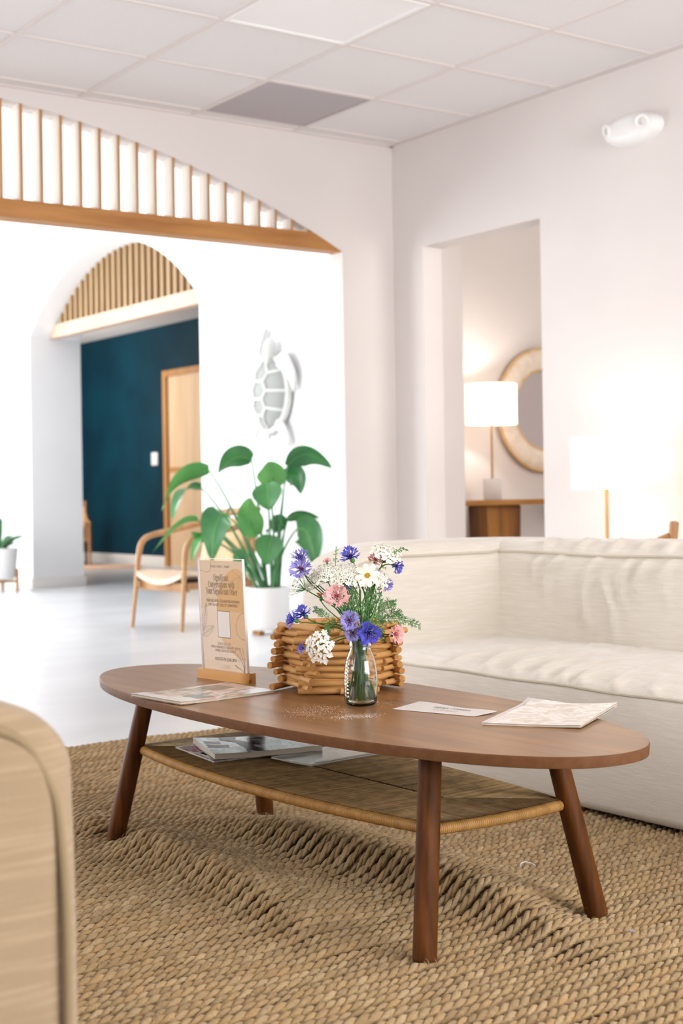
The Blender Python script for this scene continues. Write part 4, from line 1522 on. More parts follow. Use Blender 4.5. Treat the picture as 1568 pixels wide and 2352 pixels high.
for k in range(6):                       # six-sided stack, sticks crossing at the corners
    a = math.radians(-35.1 + 30 + 60 * k)
    for lay in range(LAY):
        pieces = [(0.0, HEXR + rb.uniform(0.030, 0.074))]
        if rb.random() < 0.55:           # some courses are made of two shorter pieces
            cut = rb.uniform(-0.03, 0.03)
            Lt = pieces[0][1]
            pieces = [((cut - Lt / 2) / 2, cut + Lt / 2 + 0.012), ((cut + Lt / 2) / 2, Lt / 2 - cut + 0.012)]
        for q_, (ofs, Ls) in enumerate(pieces):
            rad = rb.uniform(0.0068, 0.0086)
            rr = HEXR * math.cos(math.pi / 6) + rb.uniform(-0.004, 0.006) + (0.006 if q_ else -0.002)
            ya = a + math.pi / 2 + rb.uniform(-0.10, 0.10) + (0.12 if q_ else 0) * rb.choice((-1, 1))
            o = bpy.data.objects.new('stick', stick_me[rb.randrange(6)])
            COL.objects.link(o); o.parent = bas
            o.location = (rr * math.cos(a) - ofs * math.sin(a), rr * math.sin(a) + ofs * math.cos(a), 0.0098 + lay * lh + (k % 2) * lh * 0.5 + rb.uniform(-0.0008, 0.0008))
            o.rotation_euler = (rb.uniform(0, 6), rb.uniform(-0.015, 0.015), ya + (math.pi if rb.random() < 0.5 else 0))
            o.scale = (Ls, rad, rad)
        # inner stick closing the gap between two courses
        o = bpy.data.objects.new('stick', stick_me[rb.randrange(6)])
        COL.objects.link(o); o.parent = bas
        rr = HEXR * math.cos(math.pi / 6) - 0.011
        o.location = (rr * math.cos(a), rr * math.sin(a), 0.0098 + (lay + (0.5 if lay < LAY - 1 else 0)) * lh + (k % 2) * lh * 0.5)
        o.rotation_euler = (rb.uniform(0, 6), 0, a + math.pi / 2 + rb.uniform(-0.08, 0.08))
        o.scale = (HEXR * rb.uniform(0.8, 0.95), 0.0078, 0.0078)
lathe('base_disc', [(0.0, 0.001), (0.10, 0.001), (0.10, 0.006), (0.0, 0.006)], M_stickend, bas, 24)

# scattered white grains round the vase
V, F = [], []
rg = random.Random(9)
cl_c = [(atz((740, 1630), ZT), 0.06), (atz((700, 1640), ZT), 0.05), (atz((835, 1645), ZT), 0.03), (atz((890, 1615), ZT), 0.04), (atz((790, 1647), ZT), 0.03)]
for _ in range(1150):
    c, sg_ = cl_c[rg.choices(range(5), (5, 3, 4, 2, 4))[0]]
    x, y = c.x + rg.gauss(0, sg_ * 0.6), c.y + rg.gauss(0, sg_ * 0.6)
    s_ = rg.uniform(0.0003, 0.0006)
    o = len(V)
    V += [(x + s_, y, ZT), (x - s_ * 0.5, y + s_ * 0.8, ZT), (x - s_ * 0.5, y - s_ * 0.8, ZT), (x, y, ZT + s_ * 1.3)]
    F += [(o, o + 1, o + 3), (o + 1, o + 2, o + 3), (o + 2, o, o + 3), (o, o + 2, o + 1)]
tag(pyobj('sand_grains', V, F, M_sand), 'white sand grains scattered on the table in front of the vase', 'sand', kind='stuff')

# ------------------------------------------------------------------ glass jar vase
vc = atz((829, 1619), ZT)
VX, VY = vc.x, vc.y
VASE_H = 0.142
vase = thing('glass_vase', 'ribbed clear glass honey jar half full of water holding wildflowers', 'vase', (VX, VY, ZT))
rp = [(0.0, 0.0), (0.024, 0.0), (0.0315, 0.0025), (0.0352, 0.009), (0.0368, 0.022), (0.0375, 0.045), (0.0370, 0.065), (0.0350, 0.085), (0.0310, 0.103), (0.0260, 0.116), (0.0232, 0.122), (0.0225, 0.127)]
rp2 = []
for i, p in enumerate(smooth_path([(r, z, 0) for r, z in rp], 5)):
    rib = 0.0007 * max(0, math.sin(p.y / 0.0068 * 2 * math.pi)) if 0.012 < p.y < 0.112 else 0
    rp2.append((max(0.0, p.x) - 0.0 + 0.0 * rib, p.y))
outer = [(0.0, 0.0)] + [q for q in rp2 if q[1] >= 0 and q[0] > 0.0005]
outer += [(0.0243, 0.128), (0.0243, 0.130), (0.0230, 0.1315), (0.0243, 0.133), (0.0243, 0.135), (0.0230, 0.1365), (0.0240, 0.139), (0.0240, 0.1415), (0.0230, 0.142)]
inner = [(0.0208, 0.142), (0.0204, 0.139), (0.0204, 0.127), (0.0212, 0.122), (0.0240, 0.116), (0.0290, 0.103), (0.0330, 0.085), (0.0350, 0.065), (0.0354, 0.045), (0.0346, 0.022), (0.0325, 0.010), (0.0280, 0.006), (0.0, 0.0055)]
lathe('jar', outer + inner, M_glass, vase, 56, angle=60)
wz = 0.056
wp = [(0.0, 0.0060), (0.0276, 0.0064), (0.0321, 0.0103), (0.0343, 0.022), (0.0351, 0.045), (0.03505, wz), (0.0, wz)]
lathe('water', wp, M_water, vase, 48, angle=40)
# embossed beads down the jar's left side
V, F = [], []
for q in range(11):
    z = 0.022 + q * 0.0078
    rr = np.interp(z, [p[1] for p in rp], [p[0] for p in rp])
    for a0 in (3.15,):
        a = a0
        c = Vector((rr * math.cos(a), rr * math.sin(a), z))
        tn = Vector((-math.sin(a), math.cos(a), 0))
        tube_vf([c - tn * 0.009, c - tn * 0.005, c + tn * 0.005, c + tn * 0.009], [0.0006, 0.0021, 0.0021, 0.0006], 8, True, V, F)
pyobj('embossed_beads', V, F, M_glass, vase, True)

# ------------------------------------------------------------------ flowers
VD = Vector((VX, VY, 0)).dot(_F)            # depth of the vase along the view
rf = random.Random(21)
NECK = Vector((VX, VY, ZT + 0.138))
_nk = [0]


def stem_path(head, direction, n=16):
    """from the jar bottom through the neck to the flower head"""
    k = _nk[0]; _nk[0] += 1
    a = k * 2.39996
    rad = 0.0165 * math.sqrt(((k * 7) % 31 + 0.5) / 31)
    nk = NECK + Vector((rad * math.cos(a), rad * math.sin(a), 0))
    # lean the neck position towards the head
    hv = (head - NECK); hv.z = 0
    if hv.length > 0.02:
        nk = NECK + (Vector((rad * math.cos(a), rad * math.sin(a), 0)) * 0.55 + hv.normalized() * 0.008)
    ba, br = rf.uniform(0, 6.283), 0.026 * math.sqrt(rf.random())
    bot = Vector((VX + br * math.cos(ba), VY + br * math.sin(ba), ZT + 0.010 + 0.01 * rf.random()))
    d = (head - nk).length
    out = bez(bot, bot.lerp(nk, 0.5), nk, n=6)
    out += bez(nk, nk + (nk - bot).normalized() * d * 0.40, head - Vector(direction).normalized() * d * 0.35, head, n=n)[1:]
    return out


def frame_of(d):
    d = Vector(d).normalized()
    u = d.orthogonal().normalized()
    return d, u, d.cross(u)


def blade(V, F, base, tip, width, nrm, cup=0.0):
    """pointed petal from base to tip"""
    ax_ = (tip - base)
    sd_ = ax_.cross(nrm)
    sd_ = sd_.normalized() if sd_.length > 1e-7 else Vector((1, 0, 0))
    o = len(V)
    for t, w_ in ((0.0, 0.25), (0.45, 0.85), (0.78, 1.0)):
        p = base + ax_ * t + nrm * cup * math.sin(t * math.pi)
        V.extend([p - sd_ * width * w_ / 2, p + sd_ * width * w_ / 2])
    V.append(tip)
    F.extend([(o, o + 1, o + 3, o + 2), (o + 2, o + 3, o + 5, o + 4), (o + 4, o + 5, o + 6)])


CF = {'blue': ('#3f3fae', '#5a5cc8', '#2b2270'), 'lilac': ('#8d83c9', '#a59cd8', '#7a2f6e'), 'pink': ('#e5a5a4', '#edbcb8', '#cf6f78'), 'violet': ('#6f68bb', '#8780cc', '#4b2a7a')}


def cornflower(px, dd, direction, kind, size, label, nflo=13):
    head = atd(px, VD + dd)
    d, u, w_ = frame_of(direction)
    t = thing('cornflower', label, 'flower', head, 0, 'flowers in the glass jar')
    M1 = pmat('cornflower petal ' + kind, CF[kind][0], CF[kind][1], rough=0.6, noise=60)
    M2 = pmat('cornflower centre ' + kind, CF[kind][2], rough=0.6)
    V, F = [], []
    for k in range(nflo):
        a = 2 * math.pi * k / nflo + rf.uniform(-0.12, 0.12)
        el = rf.uniform(0.05, 0.40) if k % 2 else rf.uniform(0.45, 0.85)
        rd = (u * math.cos(a) + w_ * math.sin(a)) * math.cos(el) + d * math.sin(el)
        tn = (u * -math.sin(a) + w_ * math.cos(a))
        L = size * rf.uniform(0.88, 1.15)
        mid_ = rd * L * 0.5 + d * size * 0.08
        tube_vf([d * size * 0.02, mid_], [size * 0.03, size * 0.09], 5, False, V, F)
        nl = 5
        for q in range(nl):
            sp = (q - (nl - 1) / 2) / nl
            tip = rd * L + tn * sp * size * 0.95 + d * size * (0.20 * abs(math.sin(q * 2.1 + k)) + 0.02)
            blade(V, F, mid_ + tn * sp * size * 0.12, tip, size * 0.145, d, size * 0.03)
    pyobj('petals', V, F, M1, t, True)
    V, F = [], []
    for k in range(18):
        a = k * 2.4
        r_ = size * 0.30 * math.sqrt(k / 18)
        b = (u * math.cos(a) + w_ * math.sin(a)) * r_ * 0.5
        e = (u * math.cos(a) + w_ * math.sin(a)) * r_ * 1.15 + d * size * rf.uniform(0.40, 0.58)
        tube_vf([b, b.lerp(e, 0.6), e], [size * 0.03, size * 0.035, size * 0.012], 5, True, V, F)
    c = pyobj('centre', V, F, M2, t, True)
    if kind in ('blue', 'lilac'):
        V, F = [], []
        for k in range(12):
            a = k * 2.4 + 0.5
            r_ = size * 0.38 * math.sqrt((k + 1) / 12)
            e = (u * math.cos(a) + w_ * math.sin(a)) * r_ + d * size * 0.58
            tube_vf([e, e + d * size * 0.07], [size * 0.022, size * 0.016], 5, True, V, F)
        pyobj('anthers', V, F, pmat('pale anther', '#d8d0e6', rough=0.6), c)
    cb = -d * size * 0.62
    pyobj('calyx', *tube_vf([cb, cb + d * size * 0.14, cb + d * size * 0.36, cb + d * size * 0.58, cb + d * size * 0.70], [size * 0.07, size * 0.22, size * 0.25, size * 0.17, size * 0.13], 9), M_fern, t, True)
    tube('stem', [p - head for p in stem_path(head + cb, direction)], 0.0013, M_fstem, t, 6)
    return t


def lace(px, dd, direction, rad, label, big=False, drop=0.0, col='#e9e6d6', n=26):
    head = atd(px, VD + dd)
    d, u, w_ = frame_of(direction)
    t = thing('lace_flower', label, 'flower', head, 0, 'flowers in the glass jar')
    V, F, V2, F2 = [], [], [], []
    node = -d * rad * 0.75
    for k in range(n):
        a = k * 2.39996
        r_ = rad * math.sqrt((k + 0.5) / n)
        e = (u * math.cos(a) + w_ * math.sin(a)) * r_ + d * (rad * 0.30 * (1 - (r_ / rad) ** 2))
        tube_vf([node, node.lerp(e, 0.55) + d * rad * -0.03, e], 0.0005, 4, False, V2, F2)
        outer_ = r_ > rad * 0.72
        nf = 4 if big else 8
        for q in range(nf):
            b = q * 2.4 + k
            f0 = e + (u * math.cos(b) + w_ * math.sin(b)) * rad * 0.075 * (q ** 0.5) + d * rf.uniform(0, 0.002)
            ps = (0.0062 if outer_ and q == 0 else 0.0040) if big else (0.0044 if outer_ and q < 2 else 0.0023)
            fd_ = (d + (e.normalized() if e.length > 1e-6 else d) * 0.5).normalized()
            _, fu, fw = frame_of(fd_)
            for s_ in range(5):
                an = 2 * math.pi * s_ / 5 + b
                tip = f0 + (fu * math.cos(an) + fw * math.sin(an)) * ps * (1.35 if (big and outer_ and s_ < 2) else 1) + fd_ * ps * 0.2
                blade(V, F, f0, tip, ps * 0.72, fd_)
    pyobj('florets', V, F, pmat('lace white ' + col, col, rough=0.7), t, False)
    pyobj('rays', V2, F2, M_fern, t, False)
    tube('stem', [p - head for p in stem_path(head + node, direction)], [0.0015] * 20 + [0.0012] * 3, M_fstem, t, 6)
    return t


def daisy(px, dd, direction, size, label):
    head = atd(px, VD + dd)
    d, u, w_ = frame_of(direction)
    t = thing('cosmos_flower', label, 'flower', head, 0, 'flowers in the glass jar')
    mp_ = pmat('cream petal', '#efe6c4', '#f4eed6', rough=0.6, noise=30)
    for k in range(8):
        a = 2 * math.pi * k / 8 + 0.2
        rd = u * math.cos(a) + w_ * math.sin(a)
        tn = u * -math.sin(a) + w_ * math.cos(a)
        V, F = [], []
        L = size * rf.uniform(0.92, 1.06)
        prof = [(0.12, 0.10), (0.35, 0.22), (0.6, 0.34), (0.82, 0.33), (0.95, 0.2), (1.0, 0.05)]
        for tt, ww in prof:
            for s_ in (-1, 0, 1):
                V.append(rd * L * tt + tn * s_ * ww * size * 0.62 + d * size * (0.10 * math.sin(tt * 2.6) - (0.03 if s_ == 0 else 0)))
        for i in range(len(prof) - 1):
            for j in range(2):
                o = i * 3 + j
                F.append((o, o + 1, o + 4, o + 3))
        pyobj('petal', V, F, mp_, t, True)
    V, F = [], []
    for k in range(40):
        a = k * 2.4; r_ = size * 0.2 * math.sqrt((k + .5) / 40)
        b = (u * math.cos(a) + w_ * math.sin(a)) * r_ + d * size * 0.03
        tube_vf([b, b + d * size * (0.16 - 0.3 * r_)], [size * 0.035, size * 0.028], 5, True, V, F)
    pyobj('disc', V, F, pmat('golden disc', '#c8951f', '#e0b23a', rough=0.7, noise=200), t, True)
    tube('stem', [p - head for p in stem_path(head - d * size * 0.05, direction)], 0.0012, M_fstem, t, 6)
    return t


def fern(px0, px1, dd, label, bend=0.03, leaf=0.022, n=16, sub=4, from_neck=True, col=None):
    """feathery sprig; px1 is the tip"""
    tip = atd(px1, VD + dd)
    t = thing('fern_sprig', label, 'foliage', tip, 0, 'green sprigs in the glass jar')
    midp = atd(px0, VD + dd)
    sp = stem_path(midp, tip - midp, 8)
    pth = sp + [p for p in bez(midp, midp.lerp(tip, 0.5) + Vector((0, 0, bend)), tip, n=12)][1:]
    tube('stem', [p - tip for p in pth], 0.0009, M_fern, t, 5)
    V, F = [], []
    lp = pth[len(sp) - 5:]
    m = len(lp)
    for i in range(n):
        f = (i + rf.uniform(-0.3, 0.3)) / n * (m - 1.001)
        f = max(0, min(m - 1.001, f))
        k = int(f)
        p = lp[k].lerp(lp[k + 1], f - k) - tip
        tn = (lp[k + 1] - lp[k]).normalized()
        for s_ in (-1, 1):
            fall_ = leaf * (1 - 0.5 * i / n) * rf.uniform(0.6, 1.15)
            side = (tn.cross(_F)).normalized() * s_
            dr_ = (tn * rf.uniform(0.5, 1.1) + side * rf.uniform(0.5, 1.1) + _F * rf.uniform(-0.9, 0.9)).normalized()
            e = p + dr_ * fall_ + Vector((0, 0, -fall_ * rf.uniform(-0.1, 0.3)))
            n_ = dr_.cross(tn).normalized()
            blade(V, F, p, e, 0.0013, n_)
            for q in range(1, sub + 1):
                b = p.lerp(e, (q + rf.uniform(-0.3, 0.3)) / (sub + 1))
                for s2 in (-1, 1):
                    d2 = (dr_ * rf.uniform(0.6, 1.1) + dr_.cross(n_) * s2 * rf.uniform(0.5, 1.0) + n_ * rf.uniform(-0.6, 0.6)).normalized()
                    blade(V, F, b, b + d2 * fall_ * rf.uniform(0.3, 0.55), 0.0011, n_)
    pyobj('leaflets', V, F, M_fern, t)
    return t


VIEW = -_F
RT, UP = _R, Vector((0, 0, 1))


def dr(r, u_, v=1.0):
    """direction given as right, up, and towards the viewer"""
    return RT * r + UP * u_ + VIEW * v


cornflower((690, 1284), 0.0, dr(-0.1, 1, 0.25), 'violet', 0.022, 'violet-blue cornflower seen edge-on, highest at the far left of the bouquet')
cornflower((693, 1310), -0.01, dr(-0.3, 0.5, 0.9), 'lilac', 0.025, 'pale lilac cornflower just below the edge-on violet one at upper left')
cornflower((806, 1281), 0.0, dr(-0.4, 0.8, 0.5), 'blue', 0.023, 'deep blue cornflower tilted left at the top middle of the bouquet')
cornflower((675, 1425), -0.02, dr(-0.9, 0.25, 0.35), 'blue', 0.020, 'bright blue cornflower hanging lowest over the basket at far left')
cornflower((698, 1412), -0.01, dr(-0.5, 0.55, 0.45), 'blue', 0.021, 'bright blue cornflower upright beside the lowest one over the basket')
cornflower((803, 1427), -0.045, dr(-0.15, 0.25, 1), 'lilac', 0.023, 'large lilac cornflower with crimson centre above the jar mouth')
cornflower((811, 1453), -0.04, dr(-0.1, -0.1, 1), 'lilac', 0.021, 'half-hidden lilac cornflower wedged behind the big blue one')
cornflower((845, 1454), -0.055, dr(0.1, 0.0, 1), 'blue', 0.026, 'large deep blue cornflower facing front at the jar rim', 13)
cornflower((774, 1370), -0.03, dr(-0.2, 0.3, 1), 'pink', 0.027, 'large pale pink cornflower at the middle left of the bouquet', 12)
cornflower((905, 1457), -0.03, dr(0.6, 0.1, 0.8), 'pink', 0.021, 'pink cornflower drooping to the right over the basket rim')
cornflower((862, 1288), 0.02, dr(0.1, 0.6, 0.7), 'pink', 0.018, 'pink cornflower half hidden behind white lace flowers at the top')
cornflower((751, 1291), 0.015, dr(-0.1, 0.9, 0.3), 'pink', 0.010, 'tiny pink cornflower bud above the left lace flower')
cornflower((908, 1300), 0.01, dr(0.6, -0.2, 0.6), 'blue', 0.017, 'blue cornflower peeping below the lace flower at upper right')
cornflower((885, 1342), 0.01, dr(0.7, -0.3, 0.6), 'violet', 0.015, 'small faded violet cornflower at the right edge below the cream flower')
cornflower((798, 1345), 0.02, dr(0.1, 0.2, 1), 'violet', 0.014, 'shadowed violet cornflower under the central lace flower')
cornflower((697, 1489), -0.03, dr(-0.9, 0.0, 0.5), 'violet', 0.013, 'small violet cornflower behind the low white cluster by the basket')
lace((745, 1318), 0.0, dr(-0.3, 0.75, 0.5), 0.034, 'wide white lace flower at the upper left of the bouquet', n=34)
lace((795, 1322), -0.015, dr(-0.05, 0.75, 0.65), 0.036, 'large white lace flower in the centre, left of the cream flower', n=38)
lace((885, 1272), 0.01, dr(0.25, 0.75, 0.5), 0.034, 'airy white lace flower topmost at upper right', True, n=30)
lace((868, 1328), 0.0, dr(0.35, 0.6, 0.6), 0.025, 'small white lace flower right of the cream flower', n=26)
lace((682, 1343), 0.005, dr(-0.8, 0.5, 0.2), 0.030, 'sparse white lace flower reaching furthest left', n=22)
lace((722, 1335), 0.02, dr(-0.5, 0.5, 0.5), 0.026, 'thin white lace flower between the left blooms', n=20)
lace((735, 1487), -0.05, dr(-0.45, 0.05, 1), 0.033, 'low cluster of bold white petals hanging in front of the basket', True, n=28, col='#f1ede4')
daisy((844, 1322), -0.035, dr(0.0, 0.25, 1), 0.028, 'cream eight-petalled flower with golden centre')
fern((890, 1420), (965, 1437), -0.01, 'feathery green sprig reaching furthest right over the sofa', 0.008, 0.020, 16)
fern((880, 1400), (905, 1385), 0.0, 'bushy green sprig standing right of the stems', 0.01, 0.020, 14)
fern((890, 1420), (925, 1420), 0.01, 'arched green sprig right of the jar mouth', 0.03, 0.018, 14)
fern((895, 1290), (938, 1266), 0.0, 'nodding green sprig at the top right corner of the bouquet', 0.03, 0.012, 9, 3)
fern((750, 1420), (722, 1400), 0.0, 'small green sprig left of the stems beside the orange bud', 0.01, 0.016, 12)
fern((760, 1440), (748, 1470), -0.03, 'dark green sprig drooping left over the basket rim', 0.02, 0.018, 14)
fern((845, 1400), (850, 1345), 0.01, 'tall green sprig filling the middle of the stems', 0.0, 0.020, 16)
fern((805, 1400), (812, 1350), 0.01, 'upright green sprig behind the pink cornflower', 0.0, 0.020, 16)
fern((770, 1300), (772, 1255), 0.0, 'slim grass-like green bud standing tallest at the top', 0.0, 0.012, 6, 1)
fern((870, 1450), (880, 1475), -0.03, 'dark feathery sprig hanging right of the jar neck', 0.012, 0.016, 12)
fern((880, 1425), (868, 1340), 0.02, 'thin green sprig rising right behind the cream flower', 0.0, 0.016, 14)
# withered orange bud
bud_h = atd((737, 1372), VD)
bud = thing('withered_bud', 'small orange-brown withered bud on a bent green stem', 'flower', bud_h, 0, 'flowers in the glass jar')
V, F = [], []
for k in range(14):
    a = k * 2.4
    blade(V, F, Vector((0, 0, 0)), Vector((0.006 * math.cos(a), 0.006 * math.sin(a), rf.uniform(0.006, 0.012))) + RT * -0.004, 0.003, VIEW)
pyobj('petals', V, F, pmat('withered orange', '#c08a3c', '#a66a2a', rough=0.7, noise=80), bud)
pyobj('calyx', *tube_vf([(0, 0, -0.009), (0, 0, -0.005), (0, 0, 0.002)], [0.0015, 0.0042, 0.003], 8), M_fstem, bud, True)
tube('stem', [p - bud_h for p in stem_path(bud_h - Vector((0, 0, 0.008)), dr(-0.4, 0.8, 0.2))], 0.0012, M_fstem, bud, 6)
# extra bare stems with narrow leaves that fill the jar
for k in range(20):
    px, py = 788 + (k * 37) % 92, 1352 + (k * 23) % 52
    hd = atd((px, py), VD + rf.uniform(-0.03, 0.03))
    t = thing('green_stalk', 'narrow plain green stalk among the stems above the jar', 'foliage', hd, 0, 'plain green stalks in the jar')
    tube('stem', [p - hd for p in stem_path(hd, dr(rf.uniform(-0.2, 0.2), 1, 0))], 0.0013, M_fstem, t, 6)
    V, F = [], []
    for q in range(4):
        b = Vector((0, 0, -0.016 * q))
        e = b + dr(rf.uniform(-1, 1), rf.uniform(0.6, 1.6), rf.uniform(-0.5, 0.8)).normalized() * rf.uniform(0.02, 0.045)
        blade(V, F, b, e, 0.0032, VIEW, 0.003)
    pyobj('leaf', V, F, M_fern, t, True)


# ------------------------------------------------------------------ big potted plant in the middle room
def leaf_mesh(name, base, tip, ctrl, width, side, mat, parent, fold=0.25, nu=14, droop_side=0.0, wave=0.03):
    """banana-like leaf along a bezier; side is the blade's width direction"""
    P = bez(base, ctrl, tip, n=nu)
    V, F = [], []
    nv = 8
    for i, p in enumerate(P):
        t = i / nu
        tn = (P[min(i + 1, nu)] - P[max(i - 1, 0)]).normalized()
        s = (Vector(side) - tn * Vector(side).dot(tn)).normalized()
        n_ = tn.cross(s).normalized()
        w_ = width * 0.5 * (math.sin(math.pi * min(1, t * 0.92 + 0.06) ** 0.75)) ** 0.8
        if t >= 0.999: w_ = 0.002
        for j in range(nv + 1):
            v = j / nv * 2 - 1
            V.append(p + s * v * w_ + n_ * (fold * w_ * abs(v) ** 1.3 + wave * width * math.sin(9 * t + 2 * v) * abs(v) * 0.6 - droop_side * w_ * v * v))
    for i in range(nu):
        for j in range(nv):
            a = i * (nv + 1) + j
            F.append((a, a + 1, a + nv + 2, a + nv + 1))
    o = pyobj(name, V, F, mat, parent, True)
    # raised midrib as a sub-part
    tube('midrib', [p for p in P], [0.006 * (1 - 0.8 * i / nu) * (width / 0.2) ** 0.5 for i in range(nu + 1)], M_leaf2, o, 5)
    return o


pc = atz((617, 1456), FLOOR)
plant = thing('potted_plant', 'tall bird-of-paradise plant with big glossy leaves in a white pot', 'plant', (pc.x, pc.y, FLOOR))
PD = pc.dot(_F)
pr_ = 0.138
lathe('pot', [(0.0, 0.03), (pr_ - 0.012, 0.03), (pr_ - 0.002, 0.04), (pr_, 0.06), (pr_ + 0.002, 0.30), (pr_ - 0.010, 0.30), (pr_ - 0.012, 0.26), (0, 0.26)], M_pot, plant, 40)
lathe('soil', [(0.0, 0.285), (pr_ - 0.011, 0.285), (pr_ - 0.011, 0.27), (0, 0.27)], M_soil, plant, 32)
for a in (0.4, 1.97, 3.54, 5.1):
    box('pot_foot', (-0.02, -0.02, 0), (0.02, 0.02, 0.032), M_stickend, plant, bev=0.003, loc=(0.095 * math.cos(a), 0.095 * math.sin(a), 0))
pl0 = Vector((pc.x, pc.y, FLOOR))
# (leaf base px, control px, tip px, width, width direction (right, up, to viewer), depth offset, material)
LV = [((578, 1056), (530, 1035), (500, 1090), 0.135, (0.3, 1, 0.5), 0.10, 0),
      ((660, 1070), (700, 1015), (762, 1075), 0.125, (0.2, 1, 0.6), 0.05, 0),
      ((622, 1120), (628, 1085), (615, 1060), 0.155, (1, 0.05, -0.1), -0.05, 1),
      ((655, 1095), (695, 1080), (690, 1135), 0.125, (0.6, 0.9, 0.2), 0.12, 0),
      ((614, 1110), (616, 1140), (617, 1172), 0.165, (1, 0.0, 0.3), -0.10, 0),
      ((590, 1232), (560, 1190), (575, 1142), 0.145, (1, 0.1, 0.2), -0.06, 1),
      ((480, 1080), (405, 1080), (372, 1172), 0.125, (0.45, 0.9, 0.6), 0.0, 1),
      ((462, 1120), (405, 1110), (396, 1195), 0.105, (0.8, 0.4, 0.5), 0.05, 0),
      ((453, 1195), (420, 1180), (350, 1270), 0.065, (0.3, 0.7, 0.8), 0.0, 1),
      ((522, 1182), (490, 1170), (487, 1290), 0.175, (1, 0.15, 0.2), -0.16, 0),
      ((660, 1195), (690, 1170), (733, 1190), 0.060, (0.1, 1, 0.6), 0.05, 0),
      ((682, 1215), (720, 1205), (722, 1300), 0.165, (0.9, 0.35, 0.2), -0.05, 0),
      ((626, 1230), (615, 1260), (614, 1298), 0.150, (1, 0.0, 0.2), -0.12, 0),
      ((655, 1210), (625, 1195), (612, 1225), 0.120, (0.7, 0.7, 0.2), 0.08, 0),
      ((478, 1215), (450, 1235), (440, 1290), 0.075, (0.8, 0.5, 0.4), 0.10, 1),
      ((560, 1262), (548, 1280), (562, 1330), 0.090, (1, 0.3, 0.2), 0.08, 1),
      ((474, 1240), (455, 1235), (440, 1222), 0.050, (0.2, 1, 0.3), 0.12, 1)]
for (b, c, e, wd, sdv, dd, mi) in LV:
    B_, C_, E_ = atd(b, PD + dd) - pl0, atd(c, PD + dd - 0.03) - pl0, atd(e, PD + dd - 0.05) - pl0
    sv = RT * sdv[0] + UP * sdv[1] + VIEW * sdv[2]
    leaf_mesh('leaf', B_, E_, C_ * 1.0, wd * 1.22, sv, [M_leaf, M_leaf2][mi], plant, 0.22)
    root = Vector((rf.uniform(-0.035, 0.035), rf.uniform(-0.035, 0.035), 0.285)) + RT * (0.03 if b[0] > 600 else -0.035)
    ctl = root.lerp(B_, 0.5) + Vector((0, 0, 0.08 + 0.25 * abs((b[0] - 617) / 617)))
    tube('stalk', bez(root, ctl, B_, n=12), [0.011 - 0.006 * i / 12 for i in range(13)], M_stem, plant, 7)


# ------------------------------------------------------------------ lounge chair in front of the arched wall
fL, fR = atz((304, 1441), FLOOR), atz((418, 1452), FLOOR)
dvec = fR - fL
cw = dvec.length
ch = thing('lounge_chair', 'light oak lounge chair with cream seat and curved arms behind the sign', 'chair', ((fL.x + fR.x) / 2, (fL.y + fR.y) / 2, FLOOR), math.atan2(dvec.y, dvec.x))
# local: x across the front (left to right seen from the front), +y to the back
hwid = cw / 2
for s_ in (-1, 1):
    legp = smooth_path([(s_ * hwid, 0.0, 0.0), (s_ * (hwid - 0.012), 0.03, 0.30), (s_ * (hwid - 0.02), 0.05, 0.50), (s_ * (hwid - 0.018), 0.085, 0.585), (s_ * (hwid - 0.012), 0.17, 0.625), (s_ * hwid, 0.40, 0.66), (s_ * (hwid - 0.01), 0.62, 0.70)], 6)
    n_ = len(legp)
    tube('arm_leg', legp, [0.012 + 0.009 * min(1, i / (n_ * 0.35)) for i in range(n_)], M_chairwood, ch, 9)
    tube('leg', smooth_path([(s_ * (hwid - 0.03), 0.70, 0.0), (s_ * (hwid - 0.02), 0.62, 0.32), (s_ * (hwid - 0.01), 0.64, 0.72), (s_ * (hwid - 0.01), 0.68, 0.80)], 5), [0.013] + [0.019] * 15, M_chairwood, ch, 9)
    box('side_rail', (s_ * (hwid - 0.03) - 0.011, 0.03, 0.27), (s_ * (hwid - 0.03) + 0.011, 0.64, 0.315), M_chairwood, ch, bev=0.004)
box('front_rail', (-hwid + 0.01, 0.055, 0.255), (hwid - 0.01, 0.078, 0.315), M_chairwood, ch, bev=0.004)
box('back_rail', (-hwid + 0.02, 0.60, 0.255), (hwid - 0.02, 0.622, 0.305), M_chairwood, ch, bev=0.004)
box('webbing', (-hwid + 0.05, 0.10, 0.300), (hwid - 0.05, 0.60, 0.318), M_dark, ch, bev=0.004)
tube('top_rail', smooth_path([(-hwid + 0.01, 0.66, 0.74), (-0.12, 0.72, 0.77), (0.12, 0.72, 0.77), (hwid - 0.01, 0.66, 0.74)], 5), 0.02, M_chairwood, ch, 9, flat=1.4)
V, F = [], []
NU, NV = 14, 16
for k_ in (0, 1):
    for i in range(NU + 1):
        for j in range(NV + 1):
            u_ = i / NU * 2 - 1
            v = j / NV
            y = 0.02 + v * 0.60
            z = 0.395 - 0.05 * v - (1 - u_ * u_) * 0.055 * (1 - 0.5 * v) - 0.05 * max(0, 0.12 - v) * 3 + 0.006
            V.append((u_ * (hwid - 0.032), y, z - (0.03 if k_ == 0 else 0)))
m_ = (NU + 1) * (NV + 1)
for i in range(NU):
    for j in range(NV):
        a = i * (NV + 1) + j
        F.append((a, a + 1, a + NV + 2, a + NV + 1)); F.append((m_ + a, m_ + a + NV + 1, m_ + a + NV + 2, m_ + a + 1))
bd = [i * (NV + 1) for i in range(NU + 1)] + [NU * (NV + 1) + j for j in range(1, NV + 1)] + [i * (NV + 1) + NV for i in range(NU - 1, -1, -1)] + list(range(NV - 1, 0, -1))
for i in range(len(bd)):
    a, b = bd[i], bd[(i + 1) % len(bd)]
    F.append((a, m_ + a, m_ + b, b))
